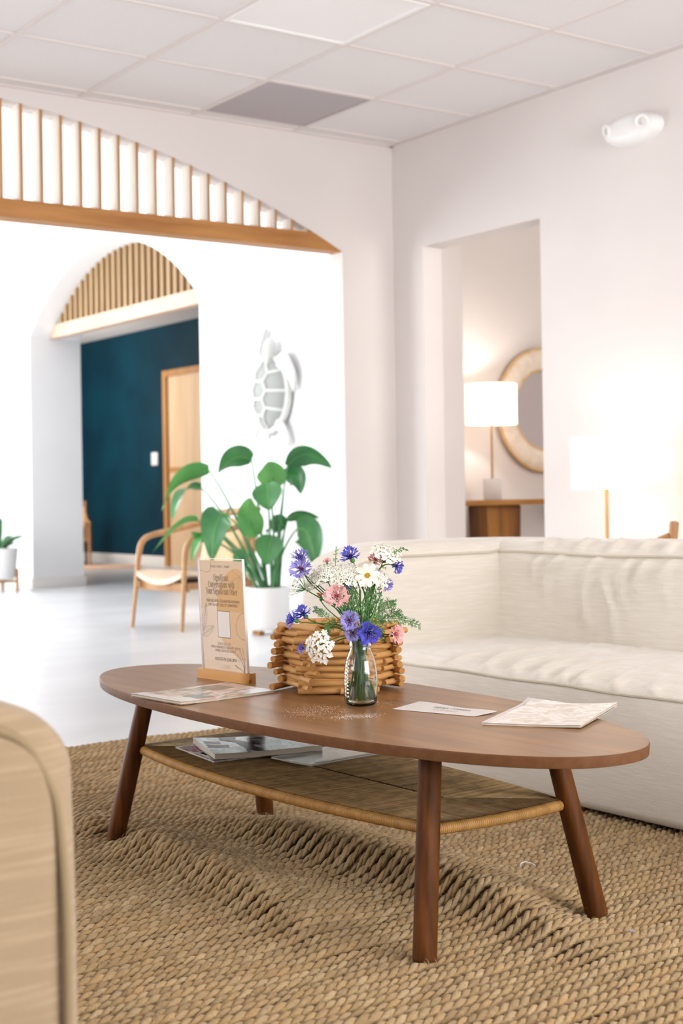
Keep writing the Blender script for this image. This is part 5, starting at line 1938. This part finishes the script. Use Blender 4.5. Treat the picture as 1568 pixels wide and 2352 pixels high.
pyobj('seat', V, F, M_leather2, ch, True, angle=60)
bq = puffy('back_cushion', (-hwid + 0.05, -0.05, 0.0), (hwid - 0.05, 0.05, 0.38), 0.04, 0.05, M_leather, ch, puff=(0, 0, 0.02, 0.02, 0, 0))
bq.location = (0, 0.56, 0.36); bq.rotation_euler = (math.radians(-16), 0, 0)


# ------------------------------------------------------------------ sling chairs (far room, and behind the sofa)
def sling_chair(label, loc, rz, w=0.56, hback=0.86, arm_h=0.58):
    t = thing('sling_chair', label, 'chair', loc, rz)
    h = w / 2
    for s_ in (-1, 1):
        tube('back_post', smooth_path([(s_ * h, 0.58, 0.0), (s_ * h, 0.57, 0.40), (s_ * h, 0.60, hback - 0.15), (s_ * h, 0.615, hback - 0.02), (s_ * h, 0.617, hback)], 4), [0.018] * 8 + [0.019] * 6 + [0.018, 0.014, 0.008], M_chairwood, t, 9)
        tube('front_leg', smooth_path([(s_ * h, 0.0, 0.0), (s_ * h, 0.02, 0.4), (s_ * h, 0.02, arm_h - 0.03)], 4), [0.016, 0.018, 0.02, 0.021, 0.021, 0.021, 0.021, 0.021, 0.020], M_chairwood, t, 9)
        tube('arm', smooth_path([(s_ * h, -0.05, arm_h - 0.02), (s_ * h, 0.12, arm_h), (s_ * h, 0.40, arm_h + 0.03), (s_ * h, 0.60, arm_h + 0.10)], 4), [0.016] + [0.022] * 12, M_chairwood, t, 9, flat=0.7)
        tube('side_rail', [(s_ * h, 0.02, 0.34), (s_ * h, 0.56, 0.30)], 0.014, M_chairwood, t, 8)
    for y, z in ((0.02, 0.34), (0.56, 0.30), (0.585, 0.52)):
        tube('cross_rail', [(-h, y, z), (h, y, z)], 0.014, M_chairwood, t, 8)
    V, F = [], []
    for k_ in (0, 1):
        for i in range(9):
            for j in range(9):
                u_, v = i / 8 * 2 - 1, j / 8
                V.append((u_ * (h - 0.01), 0.03 + v * 0.53, 0.355 - 0.04 * v - 0.05 * (1 - u_ * u_) - (0.012 if k_ == 0 else 0)))
    for i in range(8):
        for j in range(8):
            a = i * 9 + j
            F += [(a, a + 1, a + 10, a + 9), (81 + a, 81 + a + 9, 81 + a + 10, 81 + a + 1)]
    pyobj('seat', V, F, M_leather, t, True)
    V, F = [], []
    for k_ in (0, 1):
        for i in range(9):
            for j in range(9):
                u_, v = i / 8 * 2 - 1, j / 8
                V.append((u_ * (h - 0.005), 0.585 + 0.03 * v + 0.03 * (1 - u_ * u_) + (0.02 if k_ == 0 else 0), 0.50 + v * (hback - 0.08 - 0.50)))
    F = []
    for i in range(8):
        for j in range(8):
            a = i * 9 + j
            F += [(a, a + 1, a + 10, a + 9), (81 + a, 81 + a + 9, 81 + a + 10, 81 + a + 1)]
    bd = [i * 9 for i in range(9)] + [72 + j for j in range(1, 9)] + [i * 9 + 8 for i in range(7, -1, -1)] + list(range(7, 0, -1))
    for i in range(len(bd)):
        a, b = bd[i], bd[(i + 1) % len(bd)]
        F.append((a, b, 81 + b, 81 + a))
    pyobj('back_sling', V, F, M_leather, t, True, angle=60)
    return t


q = atz((198, 1294), FLOOR)
sc = sling_chair('tan leather and wood chair at the foot of the teal wall', (0, 0, 0), math.radians(-90))
# right rear post stands at the measured floor point; chair faces the corridor
rzc = math.radians(-20)
sc.rotation_euler = (0, 0, rzc)
off = Matrix.Rotation(rzc, 3, 'Z') @ Vector((0.28, 0.58, 0))
kq = (XTEAL - 0.42) / q.x
sc.location = (q.x * kq - off.x, q.y * kq - off.y, FLOOR)
wc = atx((1548, 1197), 4.32)
sc2 = sling_chair('brown wooden chair corner showing above the sofa back at the right edge', (0, 0, 0), 0, hback=wc.z - FLOOR, arm_h=0.595)
Rm = Matrix.Rotation(math.radians(20), 3, 'Z')
off = Rm @ Vector((-0.28, 0.66, 0))
Rz2 = math.radians(200)
Rm = Matrix.Rotation(Rz2, 3, 'Z')
off = Rm @ Vector((0.28, 0.617, 0))
sc2.rotation_euler = (0, 0, Rz2)
sc2.location = (wc.x - off.x, wc.y - off.y, FLOOR)

# round mat by the far chair
mc = atz((215, 1303), FLOOR)
mat_ = lathe('round_mat', [(0.0, 0.0), (0.62, 0.0), (0.63, 0.004), (0.62, 0.008), (0.0, 0.008)], M_peach, None, 40, loc=(mc.x, mc.y, FLOOR))
tag(mat_, 'round peach woven mat on the floor near the teal wall', 'mat')

# far plant at the left edge
fp = atz((-4, 1352), FLOOR)
fp = fp * 0.965
fpl = thing('potted_plant', 'leafy plant in white pot on wooden stand at the left picture edge', 'plant', (fp.x, fp.y, FLOOR))
FD = fp.dot(_F)
lathe('pot', [(0.0, 0.12), (0.15, 0.12), (0.165, 0.14), (0.195, 0.42), (0.18, 0.42), (0.175, 0.39), (0, 0.39)], M_pot, fpl, 32)
lathe('soil', [(0.0, 0.40), (0.178, 0.40), (0.175, 0.385), (0, 0.385)], M_soil, fpl, 24)
for k in range(4):
    a = math.radians(-35 + 90 * k)
    tube('stand_leg', [(0.185 * math.cos(a), 0.185 * math.sin(a), 0.0), (0.185 * math.cos(a), 0.185 * math.sin(a), 0.22)], 0.016, M_doorfr, fpl, 8)
for k in range(2):
    a = math.radians(-35 + 90 * k)
    tube('stand_bar', [(0.185 * math.cos(a), 0.185 * math.sin(a), 0.10), (-0.185 * math.cos(a), -0.185 * math.sin(a), 0.10)], 0.013, M_doorfr, fpl, 8)
rp_ = random.Random(4)
for k in range(26):
    a = rp_.uniform(0, 6.28); el = rp_.uniform(0.3, 1.3); L = rp_.uniform(0.25, 0.5) * (0.6 if math.cos(a) > 0.2 else 1)
    b = Vector((0.05 * math.cos(a), 0.05 * math.sin(a), 0.40))
    m2_ = b + Vector((math.cos(a) * math.cos(el), math.sin(a) * math.cos(el), math.sin(el))) * L * 0.7
    e = m2_ + Vector((math.cos(a), math.sin(a), rp_.uniform(-0.6, 0.1))) * L * 0.5
    leaf_mesh('leaf', b, e, m2_ + Vector((0, 0, 0.05)), rp_.uniform(0.05, 0.09), Vector((-math.sin(a), math.cos(a), 0.2)), [M_leaf, M_stem][k % 2], fpl, 0.2, 8)


# ------------------------------------------------------------------ lamps
def lamp_shade_mat():
    m = bpy.data.materials.new('lit lamp shade linen')
    m.use_nodes = True
    nt = m.node_tree
    b = nt.nodes['Principled BSDF']
    b.inputs['Base Color'].default_value = (0.9, 0.85, 0.78, 1)
    b.inputs['Roughness'].default_value = 0.9
    tr = nt.nodes.new('ShaderNodeBsdfTranslucent'); tr.inputs[0].default_value = (0.95, 0.88, 0.78, 1)
    mx = nt.nodes.new('ShaderNodeMixShader'); mx.inputs[0].default_value = 0.6
    ad = nt.nodes.new('ShaderNodeAddShader')
    em = nt.nodes.new('ShaderNodeEmission'); em.inputs[0].default_value = (1.0, 0.93, 0.84, 1); em.inputs[1].default_value = 0.7
    out = nt.nodes['Material Output']
    nt.links.new(b.outputs[0], mx.inputs[1]); nt.links.new(tr.outputs[0], mx.inputs[2])
    nt.links.new(mx.outputs[0], ad.inputs[0]); nt.links.new(em.outputs[0], ad.inputs[1])
    nt.links.new(ad.outputs[0], out.inputs['Surface'])
    return m


M_shade = lamp_shade_mat()


def bulb(name, loc, power, parent, r=0.03):
    d = bpy.data.lights.new(name, 'POINT')
    d.energy = power; d.color = (1.0, 0.93, 0.86); d.shadow_soft_size = r
    o = bpy.data.objects.new(name, d)
    COL.objects.link(o); o.parent = parent; o.location = loc
    return o


def drum(parent, r, z0, z1):
    t = 0.002
    lathe('shade', [(r, z0), (r, z1), (r - t, z1), (r - t, z0)], M_shade, parent, 48, close=True)
    for k in range(3):
        a = 2 * math.pi * k / 3 + 0.3
        tube('shade_arm', [(0, 0, z1 - 0.02), ((r - 0.001) * math.cos(a), (r - 0.001) * math.sin(a), z1 - 0.02)], 0.002, M_brass, parent, 6)


LPX = 4.58
s0, s1 = atx((1390, 1006), LPX), atx((1390, 1123), LPX)
fl = thing('floor_lamp', 'slim brass floor lamp with glowing white drum shade behind the sofa', 'lamp', (s0.x, s0.y, FLOOR))
sr = (atx((1311, 1060), LPX) - atx((1470, 1060), LPX)).length / 2 * math.cos(math.radians(8)) * 0.73
z0, z1 = s1.z - FLOOR, s0.z - FLOOR
lathe('base', [(0.0, 0.0), (0.14, 0.0), (0.14, 0.012), (0.13, 0.018), (0.0, 0.018)], M_brass, fl, 36)
tube('pole', [(0, 0, 0.015), (0, 0, 0.5), (0, 0, z1 - 0.02)], 0.009, M_brass, fl, 10)
drum(fl, sr, z0, z1)
lathe('bulb_glass', [(0.0, z0 + 0.05), (0.02, z0 + 0.06), (0.03, z0 + 0.09), (0.02, z0 + 0.12), (0, z0 + 0.125)], M_plastic, fl, 16)
bulb('bulb_light', (0, 0, (z0 + z1) / 2 + 0.03), 2.6, fl)

# side room: console, lamp, mirror
CY = YM - 0.30                      # console centre line
cl_l = aty((1052, 1150), CY - 0.19)
CTZ = cl_l.z
con = thing('console_table', 'live-edge wooden console table on a thick slab leg in the side room', 'console table', (0, 0, FLOOR))
poly = [(cl_l.x, CY - 0.19), (cl_l.x + 0.5, CY - 0.20), (cl_l.x + 1.0, CY - 0.185), (cl_l.x + 1.6, CY - 0.195), (cl_l.x + 1.6, CY + 0.20), (cl_l.x + 0.8, CY + 0.19), (cl_l.x + 0.02, CY + 0.20)]
ctz = CTZ - FLOOR
prism('table_top', poly, 2, ctz - 0.032, ctz, M_livetop, con, bev=0.004)
la, lb = aty((1118, 1160), CY - 0.12), aty((1197, 1160), CY - 0.12)
lw = (lb - la).x
prism('slab_leg', [(la.x, ctz - 0.032), (la.x + 0.03, 0), (la.x + lw - 0.02, 0), (la.x + lw, ctz - 0.032)], 1, CY - 0.12, CY + 0.06, M_live, con, bev=0.01)
prism('slab_leg', [(la.x + 0.95, ctz - 0.032), (la.x + 0.98, 0), (la.x + 0.93 + lw, 0), (la.x + 0.95 + lw, ctz - 0.032)], 1, CY - 0.12, CY + 0.06, M_live, con, bev=0.01)
tl0 = aty((1131, 1145), CY)
tl = thing('table_lamp', 'brass table lamp with glowing white drum shade and square marble base on the console', 'lamp', (tl0.x, CY, CTZ))
box('base', (-0.055, -0.055, 0.0), (0.055, 0.055, aty((1131, 1100), CY).z - CTZ), M_marble, tl, bev=0.004, rot=(0, 0, math.radians(-40)))
zt1, zt0 = aty((1131, 883), CY).z - CTZ, aty((1131, 975), CY).z - CTZ
tube('pole', [(0, 0, 0.09), (0, 0, zt1 - 0.02)], 0.007, M_brass, tl, 10)
dep = Vector((tl0.x, CY, 0)).dot(_F)
drum(tl, 59 * dep / FPX, zt0, zt1)
lathe('bulb_glass', [(0.0, zt0 + 0.05), (0.02, zt0 + 0.06), (0.03, zt0 + 0.09), (0.02, zt0 + 0.12), (0, zt0 + 0.125)], M_plastic, tl, 16)
bulb('bulb_light', (0, 0, (zt0 + zt1) / 2 + 0.02), 9, tl)
mcn = aty((1246, 942), YM - 0.03)
mrr = 141 * mcn.dot(_F) / FPX
mir = thing('wall_mirror', 'round wall mirror in a wide pale rattan ring in the side room', 'mirror', (mcn.x, YM, mcn.z))
ri = mrr * 0.64
mg = lathe('mirror_glass', [(0.0, 0.0), (ri, 0.0), (ri, 0.012), (0.0, 0.012)], M_mirror, mir, 48, rot=(math.radians(90), 0, 0), loc=(0, -0.01, 0))
# rattan strands wound radially round the ring
ring_r, tube_r = (mrr + ri) / 2, (mrr - ri) / 2
V, F = [], []
nst = 96
for k in range(nst * 3):
    a = 2 * math.pi * k / (nst * 3)
    bulge_ = 1.0 - 0.06 * (k % 3 == 0)
    for j in range(12):
        b = 2 * math.pi * j / 12
        rr = ring_r + tube_r * math.cos(b)
        V.append((rr * math.cos(a), -0.035 - 0.035 * math.sin(b) * bulge_, rr * math.sin(a)))
nk = nst * 3
for k in range(nk):
    for j in range(12):
        F.append((k * 12 + j, k * 12 + (j + 1) % 12, ((k + 1) % nk) * 12 + (j + 1) % 12, ((k + 1) % nk) * 12 + j))
pyobj('rattan_ring', V, F, M_rattan, mir, True)
for rr in (mrr - 0.004, ri + 0.006):
    cpts = [(rr * math.cos(2 * math.pi * k / 64), -0.045, rr * math.sin(2 * math.pi * k / 64)) for k in range(65)]
    tube('rattan_edge', cpts, 0.011, M_rattan2, mir, 8)

# ------------------------------------------------------------------ emergency light on the right wall
e0 = atx((1461, 300), XR)
eml = thing('emergency_light', 'white oval emergency light high on the right wall', 'emergency light', (XR, e0.y, e0.z))
V, F = [], []
nu, nv = 28, 10
for i in range(nv + 1):
    t = i / nv
    for k in range(nu):
        a = 2 * math.pi * k / nu
        r_ = math.cos(t * math.pi / 2) ** 0.45
        V.append((-0.085 * math.sin(t * math.pi / 2), 0.165 * r_ * math.cos(a), 0.072 * r_ * math.sin(a)))
for i in range(nv):
    for k in range(nu):
        F.append((i * nu + k, i * nu + (k + 1) % nu, (i + 1) * nu + (k + 1) % nu, (i + 1) * nu + k))
F.append(tuple(nv * nu + k for k in range(nu)))
pyobj('housing', V, F, M_plastic, eml, True)
for s_ in (-1, 1):
    hd = lathe('lamp_head', [(0.030, 0.0), (0.033, 0.03), (0.028, 0.034), (0.018, 0.026), (0.0, 0.026)], M_plastic, eml, 20, loc=(-0.055, s_ * 0.098, 0.012), rot=(0, math.radians(-100), math.radians(-22 * s_)))
    lathe('lens', [(0.0, 0.030), (0.016, 0.029), (0.018, 0.026), (0, 0.026)], M_lens, hd, 16)
box('test_button', (-0.076, -0.006, -0.050), (-0.062, 0.006, -0.040), M_grid, eml)

# ------------------------------------------------------------------ turtle wall ornament
tcx = atx((629, 905), XT)
tur = thing('turtle_ornament', 'white plaster sea turtle ornament mounted on the white wall', 'wall ornament', (XT, tcx.y, tcx.z), math.radians(0))
TAh, TBh, TD = 0.25, 0.27, 0.10    # half width (y), half height (z), depth
tsc = Matrix.Rotation(math.radians(4), 4, 'X')


def tp(a, b, out=0.0, sc=1.0):
    """a to the viewer's right (-y), b up, unit ellipse"""
    r2 = min(1.0, a * a + b * b)
    p = Vector((-0.034 - TD * (1 - r2) ** 0.6 - out, -a * TAh, b * TBh))
    return tsc @ p


V, F = [], []
for i in range(11):
    r_ = i / 10
    for k in range(36):
        an = 2 * math.pi * k / 36
        V.append(tp(r_ * math.cos(an), r_ * math.sin(an) * (1 - 0.0)))
for i in range(10):
    for k in range(36):
        F.append((i * 36 + k, i * 36 + (k + 1) % 36, (i + 1) * 36 + (k + 1) % 36, (i + 1) * 36 + k))
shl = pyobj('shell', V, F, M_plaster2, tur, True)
rim = [tp(math.cos(2 * math.pi * k / 48), math.sin(2 * math.pi * k / 48)) for k in range(49)]
tube('rim', rim, 0.026, M_plaster, tur, 8)
hexs = [(0.0, 0.55), (0.0, 0.08), (0.0, -0.38)]
nodes = {}
cl_pts = []
def ridge(p, q):
    tube('ridge', [tp(p[0] + (q[0] - p[0]) * t / 6, p[1] + (q[1] - p[1]) * t / 6, 0.004) for t in range(7)], 0.0115, M_plaster, shl, 6)
zz = [0.80, 0.56, 0.33, 0.08, -0.15, -0.38, -0.60, -0.78]
for s_ in (-1, 1):
    xs_ = [0.12, 0.34, 0.20, 0.36, 0.20, 0.32, 0.15, 0.08]
    for i in range(7):
        ridge((s_ * xs_[i], zz[i]), (s_ * xs_[i + 1], zz[i + 1]))
    for i in (1, 3, 5):
        zo = zz[i] * 1.15
        ridge((s_ * xs_[i], zz[i]), (s_ * math.sqrt(max(0, 0.97 - zo * zo)), zo))
    ridge((s_ * xs_[0], zz[0]), (s_ * 0.22, 0.95)); ridge((s_ * xs_[7], zz[7]), (s_ * 0.12, -0.97))
for i in (2, 4, 6):
    ridge((-[0.12, 0.34, 0.20, 0.36, 0.20, 0.32, 0.15, 0.08][i], zz[i]), ([0.12, 0.34, 0.20, 0.36, 0.20, 0.32, 0.15, 0.08][i], zz[i]))


def flipper(pts, ws, th):
    P = smooth_path([tsc @ Vector((-x, -a, b)) for x, a, b in pts], 4)
    W_ = np.interp(np.linspace(0, 1, len(P)), np.linspace(0, 1, len(ws)), ws)
    V, F = [], []
    for i, p in enumerate(P):
        tn = (P[min(i + 1, len(P) - 1)] - P[max(0, i - 1)]).normalized()
        s = tn.cross(Vector((1, 0, 0))).normalized()
        for k in range(10):
            a = 2 * math.pi * k / 10
            V.append(p + s * math.cos(a) * W_[i] + Vector((1, 0, 0)) * math.sin(a) * th)
    for i in range(len(P) - 1):
        for k in range(10):
            F.append((i * 10 + k, i * 10 + (k + 1) % 10, (i + 1) * 10 + (k + 1) % 10, (i + 1) * 10 + k))
    F.append(tuple(range(10))); F.append(tuple((len(P) - 1) * 10 + k for k in range(10)))
    return pyobj('flipper', V, F, M_plaster, tur, True)


flipper([(0.05, 0.12, 0.22), (0.06, 0.22, 0.24), (0.05, 0.31, 0.14), (0.04, 0.34, 0.02)], [0.05, 0.07, 0.055, 0.012], 0.02)
flipper([(0.05, -0.10, 0.22), (0.06, -0.16, 0.30), (0.05, -0.12, 0.42), (0.04, -0.06, 0.48)], [0.05, 0.065, 0.05, 0.012], 0.02)
flipper([(0.05, 0.13, -0.20), (0.05, 0.20, -0.25), (0.04, 0.26, -0.34), (0.04, 0.28, -0.38)], [0.04, 0.05, 0.045, 0.012], 0.018)
flipper([(0.05, -0.12, -0.20), (0.05, -0.16, -0.27), (0.04, -0.18, -0.33)], [0.04, 0.045, 0.012], 0.018)
pyobj('head', *tube_vf([tsc @ Vector(p) for p in ((-0.06, -0.02, 0.22), (-0.07, -0.03, 0.29), (-0.07, -0.035, 0.34), (-0.06, -0.04, 0.39), (-0.05, -0.042, 0.41))], [0.035, 0.042, 0.048, 0.035, 0.012], 12), M_plaster, tur, True)
pyobj('tail', *tube_vf([tsc @ Vector(p) for p in ((-0.04, 0.0, -0.25), (-0.035, 0.0, -0.31), (-0.03, 0.0, -0.35))], [0.03, 0.02, 0.006], 8), M_plaster, tur, True)

# ------------------------------------------------------------------ lint on the rug
lp0 = atz((1222, 1988), 0.008)
th = [lp0 + Vector((0.018 * math.cos(t * 2.6) - 0.018, 0.022 * math.sin(t * 2.6) - 0.01, 0.002 + 0.006 * math.sin(t * 3))) for t in [i / 14 for i in range(15)]]
tag(tube('white_thread', th, 0.0011, M_plastic, None, 6), 'short curled white thread lying on the rug right of the far leg', 'thread')
fc = atz((1450, 2142), 0.010)
V, F = [], []
rl = random.Random(2)
for k in range(60):
    d = Vector((rl.gauss(0, 1), rl.gauss(0, 1), abs(rl.gauss(0, 1)))).normalized() * rl.uniform(0.003, 0.010)
    p = fc + Vector((rl.uniform(-0.003, 0.003), rl.uniform(-0.003, 0.003), 0))
    tube_vf([p, p + d * 0.6, p + d], [0.0009, 0.0007, 0.0002], 4, True, V, F)
tag(pyobj('lint_tuft', V, F, pmat('grey fluff', '#bdb3aa', rough=0.9)), 'small pale grey tuft of lint on the rug near the right edge', 'lint')
